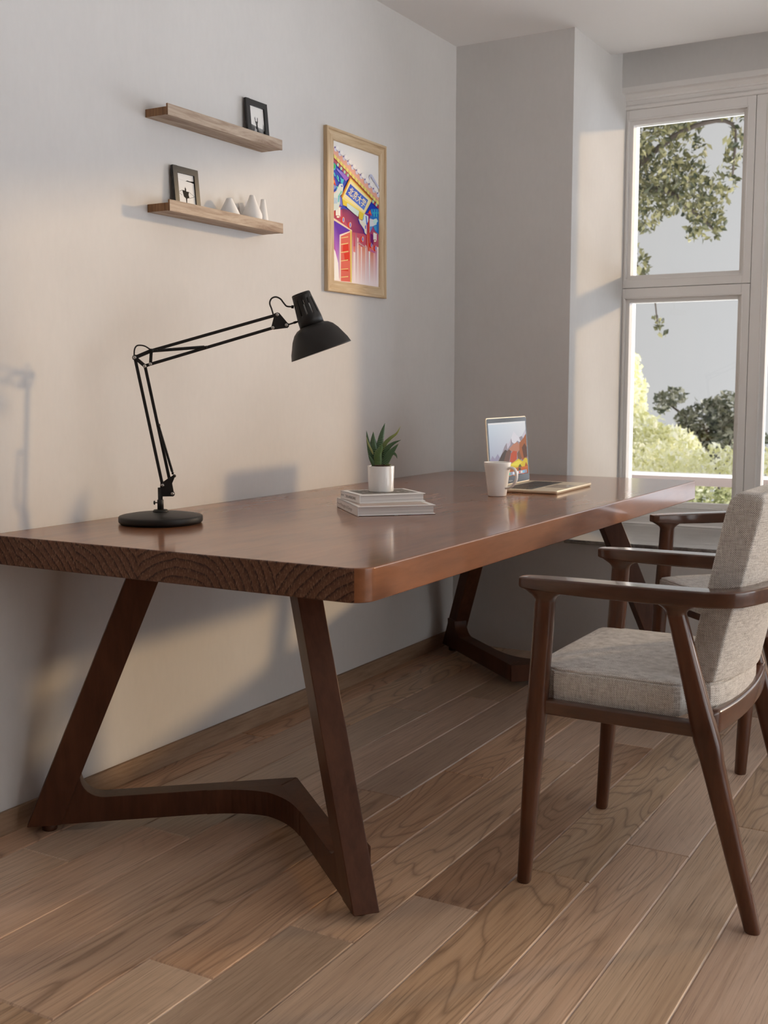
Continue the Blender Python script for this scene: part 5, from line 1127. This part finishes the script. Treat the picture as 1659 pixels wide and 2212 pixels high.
def foliage(name,label,cat,base,blobs,n,size,mat,stem,seed,group=None,hang=0):
    """blobs: (x,y,z,rx,ry,rz); every leaf a folded blade"""
    rnd=random.Random(seed); t=thing(name,label,cat,base,0,group); B=V(base); m=MB()
    wts=[b[3]*b[5] for b in blobs]; tot=sum(wts)
    for b,w in zip(blobs,wts):
        for _ in range(int(n*w/tot)):
            while True:
                p=V((rnd.uniform(-1,1),rnd.uniform(-1,1),rnd.uniform(-1,1)))
                if .15<p.length<1: break
            if rnd.random()<.35: p=p.normalized()*rnd.uniform(.8,1.08)
            c=V((b[0]+p.x*b[3],b[1]+p.y*b[4],b[2]+p.z*b[5]))-B
            L=size*rnd.uniform(.6,1.3); d=V((rnd.gauss(0,1),rnd.gauss(0,1),rnd.gauss(-hang,1))).normalized(); s_=d.orthogonal().normalized(); s_.rotate(Matrix.Rotation(rnd.uniform(0,2*PI),3,d)); nn=d.cross(s_)
            a=c-d*L/2; e=c+d*L/2; q=L*.26
            m.add([a,c+s_*q+nn*q*.4,e,c-s_*q+nn*q*.4,c-nn*.0],[(0,4,1),(4,2,1),(0,3,4),(4,3,2)],0)
    m.build('foliage',mat,t)
    for j,(pth,r) in enumerate(stem):
        m=MB(); P=smoothpath([V(p)-B for p in pth],5); k=len(P); m.tube(P,[r*(1-.75*i/(k-1)) for i in range(k)],8)
        m.build('trunk' if j==0 or name!='tree' else 'branch',bark,t)
    return t
foliage('tree','big olive-green tree with drooping branches in the upper window pane','tree',(-2.1,9.9,-.6),
 [(-.66,9.6,3.02,.34,.45,.34),(-.84,9.5,2.66,.26,.4,.26),(-.52,9.5,2.74,.30,.4,.22),(-.34,9.5,2.62,.22,.3,.16),(-.30,9.5,2.42,.13,.2,.13),(-.20,9.5,2.46,.06,.2,.10),(-.86,9.5,2.13,.12,.2,.15),(-.655,9.5,1.66,.05,.1,.07),(-.62,9.5,1.57,.03,.1,.05),(-1.3,9.7,2.9,.5,.6,.6),(-.05,9.5,3.03,.09,.2,.15),(-.12,9.5,2.78,.07,.2,.16),(-.03,9.5,3.4,.3,.4,.2),(-.8,9.6,3.5,.7,.5,.3),(-.18,9.5,2.36,.03,.1,.06),(-.40,9.5,2.35,.03,.1,.08)],
 5400,.068,LF['olive'],[([(-2.1,9.9,-.6),(-2.05,9.8,1.2),(-1.6,9.7,2.4),(-1.0,9.6,2.9)],.13),([(-1.9,9.8,1.9),(-1.1,9.55,2.2),(-.75,9.5,2.0),(-.655,9.5,1.6)],.02),([(-1.3,9.7,2.7),(-.7,9.55,2.75),(-.35,9.5,2.5),(-.2,9.5,2.36)],.035),([(-1.0,9.6,2.9),(-.5,9.55,3.2),(-.1,9.5,3.2),(-.08,9.5,2.8)],.03)],1,hang=.8)
G='shrubs beyond the garden fence'
foliage('shrub','tall pale yellow-green shrub beyond the fence at the left of the lower pane','shrub',(-1.62,12,-.6),[(-1.66,12,.95,.13,.3,.42),(-1.60,12,.45,.35,.4,.40),(-1.25,12,.40,.35,.4,.28),(-1.66,12,1.35,.06,.2,.14)],3000,.085,LF['pale'],[([(-1.62,12,-.6),(-1.65,12,.2),(-1.68,12,.9)],.03)],2,G)
foliage('shrub','dark-leaved shrub rising over the hedge at the right of the lower pane','shrub',(-.95,13,-.6),[(-1.62,13,.93,.10,.2,.13),(-1.50,13,1.0,.16,.2,.10),(-1.1,13,.72,.32,.3,.26),(-.85,13,.82,.30,.3,.24),(-.80,13,.50,.36,.3,.30),(-1.25,13,.50,.14,.2,.16),(-1.35,13,.72,.12,.2,.10)],2200,.085,LF['dark'],[([(-.95,13,-.6),(-1.0,13,.2),(-1.3,13,.7),(-1.6,13,.95)],.035),([(-.95,13,0),(-.85,13,.5),(-.8,13,.9)],.03)],3,G)
foliage('hedge','pale clipped hedge running just above the fence top','hedge',(-.4,10.8,-.6),[(-1.5+.26*i,10.8,.28+.03*(i%3),.26,.3,.26) for i in range(13)],5200,.070,LF['pale'],[([(-1.2+.6*i,10.8,-.6),(-1.2+.6*i,10.8,.3)],.02) for i in range(5)],4,G)
foliage('shrub','green shrub seen through the fence below its rail','shrub',(-.2,9.5,-.6),[(-1.0+.17*i,9.5,.10+.02*(i%2),.17,.2,.20) for i in range(11)],5200,.050,LF['hedge'],[([(-.9+.45*i,9.5,-.6),(-.9+.45*i,9.5,.1)],.015) for i in range(4)],5,G)
foliage('shrub','dark shrub showing through the right-hand window','shrub',(.35,11.8,-.6),[(.30,11.8,.55,.30,.3,.35),(.55,11.8,.75,.3,.3,.3),(.1,11.8,.35,.2,.2,.2)],1500,.08,LF['dark'],[([(.35,11.8,-.6),(.35,11.8,.4)],.03)],6,G)
fe=thing('garden_fence','low garden fence with a white cap and brown rail outside the window','fence',(0,9.0,-.6))
wht=plain('white fence paint',(.78,.78,.77),.6); brn=plain('reddish fence board',(.135,.105,.095),.7)
m=MB(); m.box((-2.5,-.05,1.000),(4.5,.05,1.022)); m.build('cap',wht,fe,bevel=.003)
m=MB(); m.box((-2.5,-.015,.925),(4.5,.015,.999)); m.build('board',brn,fe,bevel=.003)
for i in range(4):
    x=-1.63+1.35*i; m=MB(); m.box((x-.022,-.02,0),(x+.022,.02,.925)); m.build('post',wht,fe,bevel=.003)
    m=MB(); m.box((x-.075,-.015,0),(x-.045,.015,.925)); m.build('slat',brn,fe,bevel=.002)
# ------------------------------------------------------------------ daylight
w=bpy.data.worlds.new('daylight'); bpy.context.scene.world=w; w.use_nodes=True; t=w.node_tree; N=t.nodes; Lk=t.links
bg=N['Background']; tc=N.new('ShaderNodeTexCoord')
def mth(op,a,b=None,c=None):
    nd=N.new('ShaderNodeMath'); nd.operation=op
    for i,x in enumerate((a,b,c)):
        if x is None: continue
        if isinstance(x,(int,float)): nd.inputs[i].default_value=x
        else: Lk.new(x,nd.inputs[i])
    return nd.outputs[0]
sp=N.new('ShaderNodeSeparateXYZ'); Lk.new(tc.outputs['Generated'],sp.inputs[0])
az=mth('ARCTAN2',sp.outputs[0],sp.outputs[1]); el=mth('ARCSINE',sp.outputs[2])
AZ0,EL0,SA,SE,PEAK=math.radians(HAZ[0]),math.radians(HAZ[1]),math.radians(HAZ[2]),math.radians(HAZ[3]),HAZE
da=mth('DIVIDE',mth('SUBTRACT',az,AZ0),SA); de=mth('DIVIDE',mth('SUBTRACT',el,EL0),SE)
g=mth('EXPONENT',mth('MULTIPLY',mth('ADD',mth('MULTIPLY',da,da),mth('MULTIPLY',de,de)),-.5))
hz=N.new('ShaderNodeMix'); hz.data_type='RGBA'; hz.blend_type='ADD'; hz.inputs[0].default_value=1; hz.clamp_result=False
sc=N.new('ShaderNodeVectorMath'); sc.operation='SCALE'; sc.inputs[0].default_value=FILLCOL; 
da2=mth('DIVIDE',mth('SUBTRACT',az,math.radians(BROADFILL[1])),math.radians(BROADFILL[2])); de2=mth('DIVIDE',mth('SUBTRACT',el,math.radians(BROADFILL[4])),math.radians(BROADFILL[3]))
g2=mth('MULTIPLY',mth('EXPONENT',mth('MULTIPLY',mth('ADD',mth('MULTIPLY',da2,da2),mth('MULTIPLY',de2,de2)),-.5)),BROADFILL[0])  # broad fill lobe added out of view to brighten the room
# glow added below the horizon as bounce light for ceiling and upper walls
dn=mth('MULTIPLY',mth('MINIMUM',mth('MAXIMUM',mth('DIVIDE',mth('SUBTRACT',math.radians(-8),el),math.radians(6)),0),1),GROUNDGLOW)
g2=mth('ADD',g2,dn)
# pale overcast sky; sun-side haze lobe raised far above it to light the room
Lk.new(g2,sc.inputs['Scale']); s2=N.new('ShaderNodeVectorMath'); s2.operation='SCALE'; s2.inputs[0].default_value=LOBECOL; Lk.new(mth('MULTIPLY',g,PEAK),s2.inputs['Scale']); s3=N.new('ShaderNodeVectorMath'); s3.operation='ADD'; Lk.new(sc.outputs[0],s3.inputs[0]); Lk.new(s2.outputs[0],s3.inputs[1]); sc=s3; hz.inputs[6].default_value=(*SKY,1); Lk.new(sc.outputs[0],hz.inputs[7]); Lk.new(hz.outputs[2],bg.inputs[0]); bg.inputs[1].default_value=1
w.cycles.sampling_method='MANUAL'; w.cycles.sample_map_resolution=1024
sd=bpy.data.lights.new('sun','SUN'); sd.energy=SUNE; sd.color=SUNC; sd.angle=math.radians(SUNA); so=bpy.data.objects.new('sun',sd); C.objects.link(so)
so.rotation_euler=V((-.615,-.788,-.177)).to_track_quat('-Z','Y').to_euler(); so.location=(6,12,4)
# ------------------------------------------------------------------ camera
f_,yaw,pitch,cx,h=2447.76,.5239,-.1093,2.16992,1.09984
fw=V((-math.sin(yaw)*math.cos(pitch),math.cos(yaw)*math.cos(pitch),math.sin(pitch))); rt=V((math.cos(yaw),math.sin(yaw),0)); upv=rt.cross(fw)
cd=bpy.data.cameras.new('camera'); co_=bpy.data.objects.new('camera',cd); C.objects.link(co_)
co_.matrix_world=Matrix(((rt.x,upv.x,-fw.x,cx),(rt.y,upv.y,-fw.y,0),(rt.z,upv.z,-fw.z,h),(0,0,0,1)))
cd.sensor_fit='HORIZONTAL'; cd.sensor_width=36; cd.lens=f_/1659*36; cd.clip_start=.05; cd.dof.use_dof=True; cd.dof.focus_distance=3.0; cd.dof.aperture_fstop=9
sc_=bpy.context.scene; sc_.camera=co_
vs_=sc_.view_settings; vs_.view_transform='Standard'; vs_.look='None'; vs_.exposure=EXPO; vs_.gamma=1; vs_.use_curve_mapping=False
sc_.display_settings.display_device='sRGB'
sc_.cycles.use_denoising=True; sc_.cycles.max_bounces=10; sc_.cycles.diffuse_bounces=6; sc_.cycles.transparent_max_bounces=16; sc_.cycles.sample_clamp_indirect=6
sc_.cycles.caustics_reflective=False; sc_.cycles.caustics_refractive=False
